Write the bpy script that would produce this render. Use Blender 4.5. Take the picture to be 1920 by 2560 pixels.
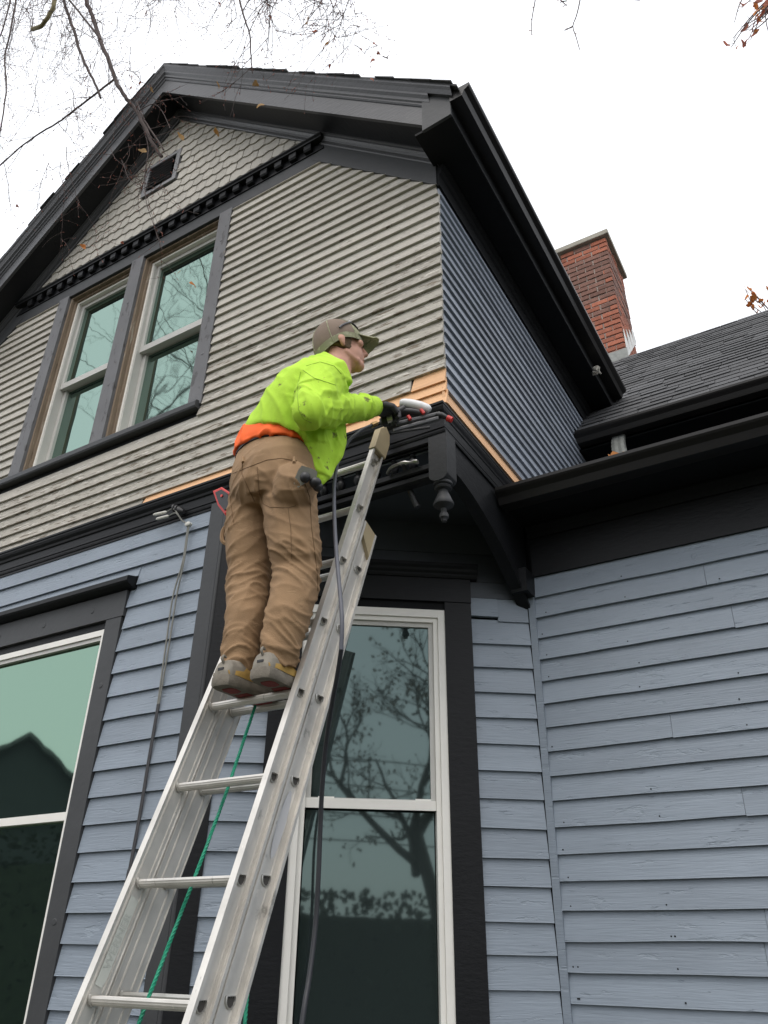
import bpy, bmesh, math, random
import numpy as np
from mathutils import Vector, Matrix, noise as mnoise
random.seed(7); RNG = np.random.default_rng(7)
for o in list(bpy.data.objects): bpy.data.objects.remove(o)
SC = bpy.context.scene; COL = SC.collection
# ---------------------------------------------------------------- camera
# world: X along the gable wall to the right, Y into the house, Z up; the lens is at the origin,
# 1.55 m above the ground (ground z = -1.55)
GZ = -1.55
F_PX = 1945.0                                   # focal length in pixels of a 1920 x 2560 frame
RM = np.array([[0.85914, 0.24281, 0.45053], [0.51155, -0.42906, -0.74436], [0.01216, 0.87004, -0.49291]])
u_, s_, vt_ = np.linalg.svd(RM); RM = u_ @ vt_
cd = bpy.data.cameras.new('camera'); cam = bpy.data.objects.new('camera', cd); COL.objects.link(cam)
cd.sensor_fit = 'VERTICAL'; cd.sensor_height = 36.0; cd.lens = F_PX / 2560 * 36.0
cd.clip_start = 0.05; cd.clip_end = 2000
cam.matrix_world = Matrix([list(RM[i]) + [0.0] for i in range(3)] + [[0, 0, 0, 1]])
SC.camera = cam
# ---------------------------------------------------------------- overcast sky, weak veiled sun
SUN_EL, SUN_AZ = 62.0, 165.0                    # azimuth measured from +Y clockwise
w = bpy.data.worlds.new('World'); SC.world = w; w.use_nodes = True
nt = w.node_tree; nt.nodes.clear()
out = nt.nodes.new('ShaderNodeOutputWorld'); bg = nt.nodes.new('ShaderNodeBackground')
sky = nt.nodes.new('ShaderNodeTexSky'); sky.sky_type = 'NISHITA'; sky.sun_disc = False
sky.sun_elevation = math.radians(SUN_EL); sky.sun_rotation = math.radians(SUN_AZ); sky.dust_density = 4
bg2 = nt.nodes.new('ShaderNodeBackground'); bg2.inputs[0].default_value = (0.985, 0.992, 1.0, 1)
bg2.inputs[1].default_value = 1.25              # even cloud deck
bg.inputs[1].default_value = 0.05
add = nt.nodes.new('ShaderNodeAddShader')
nt.links.new(sky.outputs[0], bg.inputs[0]); nt.links.new(bg.outputs[0], add.inputs[0])
nt.links.new(bg2.outputs[0], add.inputs[1]); nt.links.new(add.outputs[0], out.inputs[0])
sl = bpy.data.lights.new('sun', 'SUN'); sl.energy = 1.1; sl.angle = math.radians(40); sl.color = (1, 0.97, 0.92)
so = bpy.data.objects.new('sun', sl); COL.objects.link(so)
az, el = math.radians(SUN_AZ), math.radians(SUN_EL)
sd = Vector((math.sin(az) * math.cos(el), math.cos(az) * math.cos(el), math.sin(el)))
so.rotation_euler = sd.to_track_quat('Z', 'Y').to_euler(); so.location = sd * 30
SC.view_settings.view_transform = 'Standard'; SC.view_settings.look = 'None'
SC.view_settings.exposure = 0.10; SC.view_settings.gamma = 1.0; SC.view_settings.use_curve_mapping = False
SC.render.engine = 'CYCLES'; SC.cycles.max_bounces = 6; SC.cycles.use_denoising = True

# ---------------------------------------------------------------- helpers
def at(px, py, axis=1, val=2.6):
    """measured point: where the sight line through a photo pixel meets the plane x/y/z = val"""
    d = RM @ np.array([px - 960.0, -(py - 1280.0), -F_PX]); return d * (val / d[axis])
class Frame:
    def __init__(s, o, u, n): s.o = np.array(o, float); s.u = np.array(u, float); s.n = np.array(n, float); s.z = np.array([0, 0, 1.0])
    def P(s, u, n, z): return tuple(s.o + s.u * u + s.n * n + s.z * z)
D, XC, YR, XB = 2.6, -1.2556, 3.526, -2.5295    # gable wall plane, its right corner, wing wall plane, chamfer corner
uC = np.array([XC - XB, YR - D, 0]); LC = float(np.linalg.norm(uC)); uC /= LC
FR = Frame((0, D, 0), (1, 0, 0), (0, -1, 0))
SD = Frame((XC, 0, 0), (0, 1, 0), (1, 0, 0))
CF = Frame((XB, D, 0), uC, (uC[1], -uC[0], 0))
WG = Frame((0, YR, 0), (1, 0, 0), (0, -1, 0))
def frame_y(y): return Frame((0, y, 0), (1, 0, 0), (0, -1, 0))
MESHES = {}
class MB:
    def __init__(s): s.v = []; s.f = []
    def add(s, vs, fs):
        b = len(s.v); s.v += [tuple(map(float, p)) for p in vs]; s.f += [tuple(b + i for i in f) for f in fs]; return s
    def hexa(s, p):  # 8 points: 0-3 one face, 4-7 the opposite
        return s.add(p, [(0, 1, 2, 3), (7, 6, 5, 4), (0, 4, 5, 1), (1, 5, 6, 2), (2, 6, 7, 3), (3, 7, 4, 0)])
    def box(s, fr, u0, u1, n0, n1, z0, z1):
        return s.hexa([fr.P(u0, n0, z0), fr.P(u1, n0, z0), fr.P(u1, n0, z1), fr.P(u0, n0, z1),
                       fr.P(u0, n1, z0), fr.P(u1, n1, z0), fr.P(u1, n1, z1), fr.P(u0, n1, z1)])
    def rings(s, rs, cap=True, closed=True):
        k = len(rs[0]); vs = [p for r in rs for p in r]; fs = []
        for i in range(len(rs) - 1):
            for j in range(k if closed else k - 1):
                a, b = i * k + j, i * k + (j + 1) % k
                fs.append((a, b, b + k, a + k))
        if cap: fs += [tuple(range(k))[::-1], tuple((len(rs) - 1) * k + j for j in range(k))]
        return s.add(vs, fs)
    def prism(s, fr, poly, n0, n1):
        return s.rings([[fr.P(u, n0, z) for u, z in poly], [fr.P(u, n1, z) for u, z in poly]])
    def sweep(s, fr, prof, u0, u1):
        return s.rings([[fr.P(u0, n, z) for n, z in prof], [fr.P(u1, n, z) for n, z in prof]])
    def tube(s, pts, rad, seg=8, cap=True):
        pts = [Vector(p) for p in pts]
        if not hasattr(rad, '__len__'): rad = [rad] * len(pts)
        rs = []; t0 = None; a = None
        for i, p in enumerate(pts):
            t = (pts[min(i + 1, len(pts) - 1)] - pts[max(i - 1, 0)]).normalized()
            if a is None: a = t.orthogonal().normalized()
            else:
                a = a - t * a.dot(t); a = a.normalized() if a.length > 1e-6 else t.orthogonal().normalized()
            b = t.cross(a)
            rs.append([p + (a * math.cos(2 * math.pi * j / seg) + b * math.sin(2 * math.pi * j / seg)) * rad[i] for j in range(seg)])
        return s.rings(rs, cap)
    def lathe(s, o, prof, seg=16):
        return s.rings([[(o[0] + r * math.cos(2 * math.pi * j / seg), o[1] + r * math.sin(2 * math.pi * j / seg), o[2] + z) for j in range(seg)] for r, z in prof])
    def mesh(s, name, mat, smooth=False):
        me = bpy.data.meshes.new(name); me.from_pydata(s.v, [], s.f)
        bm = bmesh.new(); bm.from_mesh(me); bmesh.ops.recalc_face_normals(bm, faces=bm.faces); bm.to_mesh(me); bm.free()
        for m in (mat if isinstance(mat, (list, tuple)) else [mat]): me.materials.append(m)
        if smooth:
            me.polygons.foreach_set('use_smooth', [True] * len(me.polygons))
            try: me.set_sharp_from_angle(angle=math.radians(40))
            except Exception: pass
        return me
    def build(s, name, mat, parent=None, smooth=False):
        return link(name, s.mesh(name, mat, smooth), parent)
def link(name, me, parent=None, mw=None):
    o = bpy.data.objects.new(name, me); COL.objects.link(o)
    if parent is not None: setpar(o, parent)
    if mw is not None: o.matrix_basis = mw
    return o
WORLD_OF = {}
def setpar(o, parent):
    o.parent = parent; o.matrix_parent_inverse = wm(parent).inverted()
def wm(o):
    m = o.matrix_basis.copy()
    return (wm(o.parent) @ o.matrix_parent_inverse @ m) if o.parent else m
def thing(name, label, cat, loc=(0, 0, 0), group=None):
    o = bpy.data.objects.new(name, None); COL.objects.link(o); o.location = loc; o.empty_display_size = .1
    return tag(o, label, cat, group)
def tag(o, label=None, cat=None, group=None, kind=None):
    if label: o['label'] = label
    if cat: o['category'] = cat
    if group: o['group'] = group
    if kind: o['kind'] = kind
    return o
# ---------------------------------------------------------------- materials
def pm(name, base, rough=.55, rnd=.08, var=.12, vs=(3, 3, 3), bump=.15, bs=(30, 30, 30), peel=None, metal=0.0, spec=.5, bdist=.004, speck=None, coat=0):
    """painted / plain surface: base colour, per-object shade, soft mottling, optional flaking down to another colour, fine relief"""
    m = bpy.data.materials.new(name); m.use_nodes = True; t = m.node_tree; N = t.nodes; L = t.links
    b = N['Principled BSDF']; b.inputs['Roughness'].default_value = rough; b.inputs['Metallic'].default_value = metal
    b.inputs['Specular IOR Level'].default_value = spec
    if coat: b.inputs['Coat Weight'].default_value = coat; b.inputs['Coat Roughness'].default_value = .15
    tc = N.new('ShaderNodeTexCoord'); oi = N.new('ShaderNodeObjectInfo')
    def nz(scale, detail=3, rg=.55, off=True):
        mp = N.new('ShaderNodeMapping'); mp.inputs['Scale'].default_value = scale
        L.new(tc.outputs['Object'], mp.inputs['Vector'])
        n = N.new('ShaderNodeTexNoise'); n.inputs['Scale'].default_value = 1; n.inputs['Detail'].default_value = detail; n.inputs['Roughness'].default_value = rg
        if off:
            sc = N.new('ShaderNodeVectorMath'); sc.operation = 'ADD'
            mu = N.new('ShaderNodeMath'); mu.operation = 'MULTIPLY'; mu.inputs[1].default_value = 37.0
            L.new(oi.outputs['Random'], mu.inputs[0]); L.new(mp.outputs[0], sc.inputs[0]); L.new(mu.outputs[0], sc.inputs[1])
            L.new(sc.outputs[0], n.inputs['Vector'])
        else: L.new(mp.outputs[0], n.inputs['Vector'])
        return n
    n1 = nz(vs)
    r1 = N.new('ShaderNodeMapRange'); r1.inputs['From Min'].default_value = .25; r1.inputs['From Max'].default_value = .75
    r1.inputs['To Min'].default_value = 1 - var; r1.inputs['To Max'].default_value = 1 + var
    L.new(n1.outputs['Fac'], r1.inputs['Value'])
    r2 = N.new('ShaderNodeMapRange'); r2.inputs['To Min'].default_value = 1 - rnd; r2.inputs['To Max'].default_value = 1 + rnd
    L.new(oi.outputs['Random'], r2.inputs['Value'])
    mu = N.new('ShaderNodeMath'); mu.operation = 'MULTIPLY'; L.new(r1.outputs[0], mu.inputs[0]); L.new(r2.outputs[0], mu.inputs[1])
    vm = N.new('ShaderNodeVectorMath'); vm.operation = 'SCALE'; vm.inputs[0].default_value = base[:3]; L.new(mu.outputs[0], vm.inputs['Scale'])
    col = vm.outputs[0]; height = None
    nb = nz(bs, 4, .6)
    height = nb.outputs['Fac']
    for pk in (peel or []):
        pc, psc, th, wd = pk[:4]
        pn = nz(psc, 5, .62)
        pr = N.new('ShaderNodeMapRange'); pr.inputs['From Min'].default_value = th; pr.inputs['From Max'].default_value = th + wd
        L.new(pn.outputs['Fac'], pr.inputs['Value'])
        mx = N.new('ShaderNodeMix'); mx.data_type = 'RGBA'; mx.inputs['B'].default_value = (*pc, 1)
        L.new(pr.outputs[0], mx.inputs['Factor']); L.new(col, mx.inputs['A']); col = mx.outputs['Result']
        sb = N.new('ShaderNodeMath'); sb.operation = 'MULTIPLY_ADD'; sb.inputs[1].default_value = -.8
        L.new(pr.outputs[0], sb.inputs[0]); L.new(height, sb.inputs[2]); height = sb.outputs[0]
    L.new(col, b.inputs['Base Color'])
    if bump:
        bu = N.new('ShaderNodeBump'); bu.inputs['Strength'].default_value = bump; bu.inputs['Distance'].default_value = bdist
        L.new(height, bu.inputs['Height']); L.new(bu.outputs[0], b.inputs['Normal'])
    return m
def glass_mat(name, ior, tint, wav, dark=(.010, .015, .015), ws=(2, 2, 2)):
    m = bpy.data.materials.new(name); m.use_nodes = True; t = m.node_tree; N = t.nodes; L = t.links
    N.remove(N['Principled BSDF']); o = N['Material Output']
    df = N.new('ShaderNodeBsdfDiffuse'); df.inputs[0].default_value = (*dark, 1)
    gl = N.new('ShaderNodeBsdfGlossy'); gl.inputs['Color'].default_value = (*tint, 1); gl.inputs['Roughness'].default_value = .03
    fr = N.new('ShaderNodeFresnel'); fr.inputs['IOR'].default_value = ior
    tc = N.new('ShaderNodeTexCoord'); mp = N.new('ShaderNodeMapping'); mp.inputs['Scale'].default_value = ws
    nz = N.new('ShaderNodeTexNoise'); nz.inputs['Scale'].default_value = 1; nz.inputs['Detail'].default_value = 1
    bu = N.new('ShaderNodeBump'); bu.inputs['Strength'].default_value = 1; bu.inputs['Distance'].default_value = wav
    L.new(tc.outputs['Object'], mp.inputs[0]); L.new(mp.outputs[0], nz.inputs['Vector']); L.new(nz.outputs['Fac'], bu.inputs['Height'])
    L.new(bu.outputs[0], gl.inputs['Normal'])
    mx = N.new('ShaderNodeMixShader'); L.new(fr.outputs[0], mx.inputs[0]); L.new(df.outputs[0], mx.inputs[1]); L.new(gl.outputs[0], mx.inputs[2])
    L.new(mx.outputs[0], o.inputs['Surface'])
    return m
WD = (9, 9, 70)      # grain runs along the boards (x or y), tight vertically
M = {}
M['grey'] = pm('weathered_grey_paint', (.425, .40, .35), .7, .09, .10, (5, 5, 14), .5, (14, 14, 160),
               peel=[((.55, .53, .485), (7, 7, 60), .56, .08), ((.20, .17, .135), (8, 8, 80), .64, .03), ((.15, .125, .10), (60, 60, 190), .64, .02), ((.11, .095, .08), (40, 40, 150), .70, .03)])
M['grey_rough'] = pm('flaking_grey_paint', (.40, .375, .325), .75, .07, .12, (5, 5, 14), .7, (14, 14, 160),
               peel=[((.58, .55, .49), (10, 10, 60), .55, .06), ((.19, .155, .115), (9, 9, 60), .57, .05), ((.11, .095, .08), (40, 40, 150), .66, .04)])
M['scale'] = pm('grey_shingle_paint', (.455, .43, .38), .7, .09, .08, (6, 6, 6), .35, (60, 60, 14), peel=[((.36, .31, .26), (18, 18, 10), .66, .05)])
M['blue'] = pm('blue_grey_paint', (.222, .262, .312), .5, .06, .08, (3, 3, 9), .6, (7, 7, 120), peel=[((.20, .236, .282), (9, 9, 60), .66, .05), ((.15, .17, .205), (14, 14, 210), .73, .015), ((.242, .285, .336), (6, 6, 24), .60, .08)])
M['blue_side'] = pm('fresh_blue_grey_paint', (.255, .285, .335), .42, .14, .08, (2, 2, 6), .4, (10, 10, 90))
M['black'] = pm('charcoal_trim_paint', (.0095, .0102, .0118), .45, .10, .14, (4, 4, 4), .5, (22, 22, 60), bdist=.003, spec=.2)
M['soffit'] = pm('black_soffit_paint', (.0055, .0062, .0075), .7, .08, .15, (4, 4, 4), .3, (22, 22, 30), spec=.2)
M['char'] = pm('charcoal_casing_paint', (.050, .052, .055), .5, .06, .10, (4, 4, 4), .55, (26, 26, 26), bdist=.003, spec=.3)
M['rake'] = pm('rake_trim_paint', (.046, .047, .051), .38, .06, .14, (4, 4, 4), .5, (14, 14, 60), peel=[((.22, .21, .20), (16, 16, 50), .72, .02)])
M['casing'] = pm('worn_grey_casing_paint', (.135, .135, .142), .65, .06, .12, (4, 4, 4), .6, (60, 60, 12),
                 peel=[((.08, .078, .08), (22, 22, 9), .58, .05), ((.22, .17, .125), (16, 16, 5), .66, .03)])
M['rawwood'] = pm('stripped_old_wood', (.22, .165, .115), .85, .06, .25, (30, 30, 3), .6, (120, 120, 8), peel=[((.42, .36, .29), (40, 40, 3), .6, .08), ((.09, .06, .04), (50, 50, 5), .66, .06)])
M['cedar'] = pm('new_cedar', (.74, .43, .225), .6, .07, .10, (3, 3, 60), .25, (6, 6, 200))
M['white'] = pm('white_vinyl', (.80, .78, .73), .4, .02, .05, (5, 5, 5), .05)
M['sash'] = pm('shaded_white_vinyl', (.52, .51, .48), .45, .03, .05, (5, 5, 5), .05)  # white vinyl greyed: shade of the window recess put into the colour
M['glass_up'] = glass_mat('upper_window_glass', 3.7, (.68, .95, .82), .0008, ws=(5, 5, 5))
M['glass_lo'] = glass_mat('front_window_glass', 3.3, (.64, .95, .74), .0007, ws=(4, 4, 2))
M['glass_ch'] = glass_mat('tall_window_glass', 1.9, (.74, 1.0, .97), .0006, ws=(2, 2, 2), dark=(.022, .030, .030))
M['roof'] = pm('asphalt_shingle', (.052, .053, .056), .82, .28, .25, (20, 20, 20), .6, (220, 220, 220))
M['gutter'] = pm('dark_gutter_metal', (.013, .0122, .012), .36, .04, .10, (3, 3, 3), .08, (8, 8, 8), spec=.25)
M['mortar'] = pm('lime_mortar', (.34, .28, .245), .95, .0, .2, (20, 20, 20), .6, (90, 90, 90))
M['brick'] = pm('red_brick', (.33, .112, .066), .9, .22, .22, (25, 25, 25), .8, (110, 110, 110))
M['brick_dark'] = pm('sooty_brick', (.18, .09, .068), .9, .22, .22, (25, 25, 25), .8, (110, 110, 110))
M['concrete'] = pm('chimney_cap_concrete', (.33, .31, .26), .9, .0, .2, (12, 12, 12), .6, (60, 60, 60))
M['flash'] = pm('weathered_flashing', (.42, .42, .40), .45, .1, .25, (10, 10, 10), .3, (20, 20, 20), metal=.5)
M['greymetal'] = pm('grey_metal', (.19, .20, .19), .5, .05, .2, (20, 20, 20), .2, metal=.3)
# ================================================================ the house
gm = MB(); gm.add([(-600, -600, GZ), (600, -600, GZ), (600, 600, GZ), (-600, 600, GZ)], [(0, 1, 2, 3)])
M['lawn'] = pm('autumn_lawn', (.036, .038, .020), .95, 0, .3, (.6, .6, .6), .4, (20, 20, 20))
tag(gm.build('ground', M['lawn']), kind='structure')
house = thing('house', 'old blue-grey clapboard house with black trim, grey gable and overhanging corner', 'house', (-3.6, 3.0, GZ))
XL = 2 * -3.62 - XC; XA = -3.62; SL = .93        # left corner, ridge, rake slope
def zs(x): return 3.971 + SL * (XC - XA) - SL * abs(x - XA)   # underside of the rake
# cores: sheathing behind the boards
c = MB()
c.rings([[(x, y, z) for x, y in ((XL, D + .07), (XB - .03, D + .07), (XC - .03, YR + .07), (5.0, YR + .07), (5.0, 9.5), (XL, 9.5))] for z in (GZ + .0, 1.99)])
c.build('wall_core', M['black'], house)
c = MB()
c.rings([[(XL, y, 1.996), (XC - .005, y, 1.996), (XC - .005, y, zs(XC)), (XA, y, zs(XA)), (XL, y, zs(XL))] for y in (D + .23, 9.5)])
# front skin round the two window openings
def skin(x0, x1, z0, z1): c.box(FR, x0, x1, -.12, -.004, z0, z1)
skin(XL, -4.50, 1.996, 4.5); skin(-3.80, -3.68, 2.84, 4.5); skin(-2.94, XC - .005, 1.996, zs(XC)); skin(-4.50, -2.94, 1.996, 2.84)
c.prism(FR, [(-2.94, zs(XC)), (XC - .005, zs(XC)), (-1.8, 4.5), (-2.94, 4.5)], -.12, -.004)
c.prism(FR, [(XL + .6, 4.5), (-1.8, 4.5), (XA, zs(XA))], -.12, -.004)
c.build('upper_wall_core', M['black'], house)
c = MB(); c.box(Frame((0, 0, 0), (1, 0, 0), (0, 1, 0)), XC, 5.0, 5.12, 9.5, 1.99, 3.30); c.build('wing_upper_wall', M['soffit'], house)  # wall given the soffit black: eave shade put into its colour
# ---- clapboards
def board(par, fr, u0, u1, zb, zt, mat, t=.021, u0t=None, u1t=None, jit=.0007, back=-.003, seg=None, name='clapboard', topn=.003, lap=.010):
    L_ = abs(u1 - u0)
    if L_ < .004: return
    k = seg or max(1, min(8, int(L_ / .16)))
    m = MB(); rs = []
    ph = random.uniform(0, 20); tj = random.uniform(-.0015, .0015)
    u0t = u0 if u0t is None else u0t; u1t = u1 if u1t is None else u1t
    for i in range(k + 1):
        f = i / k; ub = u0 + (u1 - u0) * f; ut = u0t + (u1t - u0t) * f
        j = jit * (mnoise.noise((ub * 2.3 + ph, ph, zb * 9)) * 1.6 + random.uniform(-.3, .3)); q = .0007 * mnoise.noise((ub * 1.7, ph, 3.1))
        rs.append([fr.P(ub, back, zb + j), fr.P(ub, t + tj + q, zb + j), fr.P(ub, t + tj + q - .001, zb + j + .003), fr.P(ut, topn, zt + lap), fr.P(ut, back, zt + lap)])
    m.rings(rs); return m.build(name, mat, par)
def clip_right(z): return min(XC, XC - (z - 3.705) / SL) + .012
def sidepart(name, mat=None):
    e = bpy.data.objects.new(name, None); COL.objects.link(e); e.empty_display_size = .1; setpar(e, house); return e
up = sidepart('gable_siding')
PU = .0765; z = 2.41 - 3 * PU - .0
CW0, CW1 = -4.615, -2.83          # outer edges of the window casings
k = -3
while z < 4.52:
    zt = z + PU
    old = M['grey_rough'] if z < 2.62 else M['grey']
    def seglist(x0, x1):
        pts = [x0]; n = int((x1 - x0) / 1.6)
        for i in range(n):
            if random.random() < .55: pts.append(x0 + (x1 - x0) * (i + 1) / (n + 1) + random.uniform(-.35, .35))
        pts.append(x1); return list(zip(pts[:-1], pts[1:]))
    if zt <= 2.765: spans = [(XL, XC + .012)]
    elif z < 2.765: spans = [(XL, -4.70), (-2.85, XC + .012)]
    else: spans = [(XL, CW0 - .002), (CW1 + .002, XC + .012)]
    for (x0, x1) in spans:
        if k == -3: x1 = min(x1, -3.19)
        elif k == -2: x1 = min(x1, -2.35)
        elif k == -1: x1 = min(x1, -1.425)
        for a, b in seglist(x0, x1):
            last = abs(b - x1) < 1e-6; bt = b
            if last and x1 > XC - .05:
                b, bt = clip_right(z), clip_right(zt + .01)
                b += random.uniform(-.004, .003); bt += random.uniform(-.004, .003)
                if bt <= a: bt = a + .01
                if b <= a + .02: continue
            board(up, FR, a + (0 if a == x0 else .0012), b, max(z, 2.19), zt, old if not (last and b > -1.6 and z < 3.2) else M['grey_rough'], u1t=bt if last else None)
    z = zt; k += 1
ced = sidepart('new_cedar_siding')
board(ced, FR, -1.422, XC + .014, 2.328, 2.41, M['cedar'], u0t=-1.408, name='cedar_board', t=.017)
board(ced, FR, -2.345, XC + .016, 2.271, 2.330, M['cedar'], name='cedar_board', t=.019)
board(ced, FR, -3.185, XC + .020, 2.195, 2.273, M['cedar'], u0t=-3.15, name='cedar_board', t=.024)
board(ced, SD, 2.586, 3.7, 2.195, 2.285, M['cedar'], name='cedar_board', t=.024)
# side wall courses
sdw = sidepart('side_siding'); z = 2.41 - 1 * PU - .05; k = 0
z = 2.283
while z < 3.74:
    zt = z + .0712
    cut = random.uniform(3.6, 5.0)
    if random.random() < .6:
        board(sdw, SD, 2.600, cut, z, zt, M['blue_side'], t=.019, jit=.0042, seg=6)
        board(sdw, SD, cut + .0015, 6.2, z, zt, M['blue_side'], t=.019, jit=.0042, seg=5)
    else: board(sdw, SD, 2.600, 6.2, z, zt, M['blue_side'], t=.019, jit=.0042, seg=8)
    z = zt
# lower front courses
lf = sidepart('front_siding'); zz = 2.05; PL = .1195; k = 0
while zz > GZ + .25:
    zb = zz - PL
    if k == 0: zb = 1.929
    if zb > 1.70: board(lf, FR, XL, -2.616, zb, zz, M['blue'], t=.0205, jit=.0026)
    elif zz > 1.75:
        board(lf, FR, XL, -3.1, 1.744, zz, M['blue'], t=.0205, jit=.0026); board(lf, FR, -3.0985, -2.614, zb, zz, M['blue'], t=.0205, jit=.0026)
    elif zz > 1.52: board(lf, FR, -3.15, -2.614, zb, zz, M['blue'], t=.0205, jit=.0026)
    else: board(lf, FR, -3.163, -2.614, zb, zz, M['blue'], t=.0205, jit=.0026)
    if zb < 1.70: board(lf, FR, XL, -4.421, zb, min(zz, 1.744), M['blue'], t=.0205, jit=.0026)
    zz = zb; k += 1
# chamfer courses
cs = sidepart('corner_siding'); PC = .1205; zz = 1.444 + PC; k = 0
while zz > GZ + .25:
    zb = zz - PC
    if k == 0:
        board(cs, CF, 1.262, 1.40, zb + .02, zz + .03, M['blue'], t=.0205, jit=.0026); board(cs, CF, 1.401, LC - .02, zb, zz + .01, M['blue'], t=.013)
    else:
        board(cs, CF, 1.262, LC - .02, zb + (.012 if k == 10 else 0), zz, M['blue'], t=.0205, jit=.003)
    if zb < 1.6: board(cs, CF, .09, .302, zb, zz, M['blue'], t=.0205, jit=.0026)
    zz = zb; k += 1
cp = sidepart('corner_panel'); M['slate'] = pm('dark_slate_paint', (.062, .070, .082), .5, .08, .1, (4, 4, 4), .4, (9, 9, 90), spec=.3)
for (a, b) in ((1.567, 1.655), (1.655, 1.81), (1.812, 1.992)):
    m = MB(); m.box(CF, .02, LC - .01, -.004, .010 + random.uniform(0, .002), a, b - .0025); m.build('panel_board', M['slate'], cp)
# wing courses
wg = sidepart('wing_siding'); zz = 1.685; zb = 1.574; k = 0
while zz > GZ + .25:
    x0 = XC + .028
    jx = random.choice((2.4, 2.4, random.uniform(-.8, .1), 2.0)); board(wg, WG, x0, jx, zb, zz, M['blue'], t=.021, seg=8, jit=.0032); board(wg, WG, jx + .0015, 5.0, zb, zz, M['blue'], t=.021, seg=6, jit=.003)
    zz = zb; zb = zz - .1088; k += 1
m = MB(); m.box(WG, XC - .004, XC + .030, -.005, .024, GZ + .1, 1.60); m.build('inner_corner_board', M['blue'], house)
def plugs(fr, spots, mat, n, r=.013):
    for (u, z) in spots:
        m = MB(); P = [fr.P(u + r * math.cos(a), n, z + r * math.sin(a)) for a in np.linspace(0, 2 * math.pi, 13)[:-1]]
        Q = [fr.P(u + .8 * r * math.cos(a), n + .0022, z + .8 * r * math.sin(a)) for a in np.linspace(0, 2 * math.pi, 13)[:-1]]
        m.rings([P, Q]); m.build('plug', mat, house)
plugs(WG, [(-1.10, 1.60), (-.87, 1.60), (-.44, 1.62)], M['blue'], .0135)
# ---- corner boards at the chamfer
m = MB(); m.box(FR, -2.622, XB - .001, -.003, .024, GZ + .1, 2.05); m.build('corner_board', M['char'], house)
m = MB(); m.tube([(XB + .004, D - .012, GZ + .1), (XB + .004, D - .012, 2.04)], .012, 10); m.build('corner_bead', M['char'], house, True)
m = MB(); m.box(CF, .006, .092, -.003, .022, GZ + .1, 1.99); m.build('corner_board', M['black'], house)  # chamfer face coloured darker than the front face, its shade painted in
# ---- belt course round the overhang
beltp = [(-.003, 2.040), (.018, 2.040), (.021, 2.050), (.021, 2.060), (.026, 2.062), (.026, 2.110), (.034, 2.115), (.038, 2.128), (.050, 2.142), (.056, 2.156), (.056, 2.166), (.062, 2.168), (.062, 2.180), (-.003, 2.196)]
belt = MB(); rs = [[FR.P(XL, n, z) for n, z in beltp], [FR.P(XC + max(n, 0) * .35 + min(n, 0), n, z) for n, z in beltp], [SD.P(3.52, max(n, 0) * .35 + min(n, 0), z) for n, z in beltp]]
belt.rings(rs); belt.build('belt_moulding', M['black'], house)
m = MB(); m.box(FR, XL, XB, -.003, .013, 2.024, 2.0395); m.build('belt_fillet', M['black'], house)
# ---- overhang ceiling, spindle frieze, pendant and bracket
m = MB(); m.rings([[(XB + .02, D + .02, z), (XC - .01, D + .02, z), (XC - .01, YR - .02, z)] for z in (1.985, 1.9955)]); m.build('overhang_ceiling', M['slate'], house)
fz = sidepart('spindle_frieze')
def bar(par, name, fr, u0, u1, n0, n1, z0, z1, mat, bev=.006):
    m = MB(); m.sweep(fr, [(n0, z0), (n1 - bev, z0), (n1, z0 + bev), (n1, z1 - bev), (n1 - bev, z1), (n0, z1)], u0, u1); return m.build(name, mat, par)
bar(fz, 'rail', FR, XB + .07, -1.336, -.055, .012, 1.868, 1.902, M['black']); bar(fz, 'rail', FR, XB + .07, -1.336, -.045, .0, 1.828, 1.868, M['black'], .010)
bar(fz, 'rail', FR, XB + .03, -1.336, -.05, .014, 2.006, 2.047, M['black'])
sp = MB(); sp.lathe((0, 0, 0), [(.010, 0), (.017, .006), (.010, .014), (.016, .024), (.024, .045), (.021, .060), (.010, .074), (.016, .084), (.012, .094), (.012, .106)], 12)
spm = sp.mesh('spindle', M['black'], True)
for i in range(10): link('spindle', spm, fz, Matrix.Translation((-1.436 - .0985 * i, D + .022, 1.901)))
pd = sidepart('pendant'); M['pend'] = pm('worn_black_paint', (.028, .029, .031), .5, .06, .12, (4, 4, 4), .6, (26, 26, 26), bdist=.003, spec=.3)
m = MB(); x0, x1, y0, y1 = -1.336, -1.246, D - .014, D + .080
arcp = [(x0, 2.046), (x1, 2.046), (x1, 1.826)] + [((x0 + x1) / 2 + .045 * math.cos(a), 1.826 - .03 * math.sin(a)) for a in np.linspace(.2, math.pi - .2, 7)] + [(x0, 1.826)]
m.prism(Frame((0, 0, 0), (1, 0, 0), (0, 1, 0)), arcp, y0, y1); m.build('pendant_block', M['pend'], pd)
m = MB(); m.lathe((-1.291, D + .033, 0), [(.03, 1.81), (.043, 1.803), (.043, 1.792), (.034, 1.786), (.040, 1.778), (.036, 1.770), (.022, 1.764), (.022, 1.756), (.027, 1.745), (.040, 1.712), (.046, 1.698), (.044, 1.690), (.030, 1.680), (.014, 1.674), (.012, 1.662), (.016, 1.654), (.021, 1.643), (.021, 1.630), (.013, 1.622), (.012, 1.612)], 20); m.build('turned_drop', M['pend'], pd, True)
m = MB(); arc = []
for i in range(15):
    f = i / 14; y = 2.682 + (3.505 - 2.682) * f; zz_ = 1.885 - .02 * f - .335 * f ** 1.75
    arc.append((y, zz_))
m.prism(Frame((XC - .047, 0, 0), (0, 1, 0), (1, 0, 0)), [(2.682, 2.047), (3.52, 2.047), (3.52, 1.55)] + arc[::-1], 0, .045); m.build('curved_bracket', M['black'], house)
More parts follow.
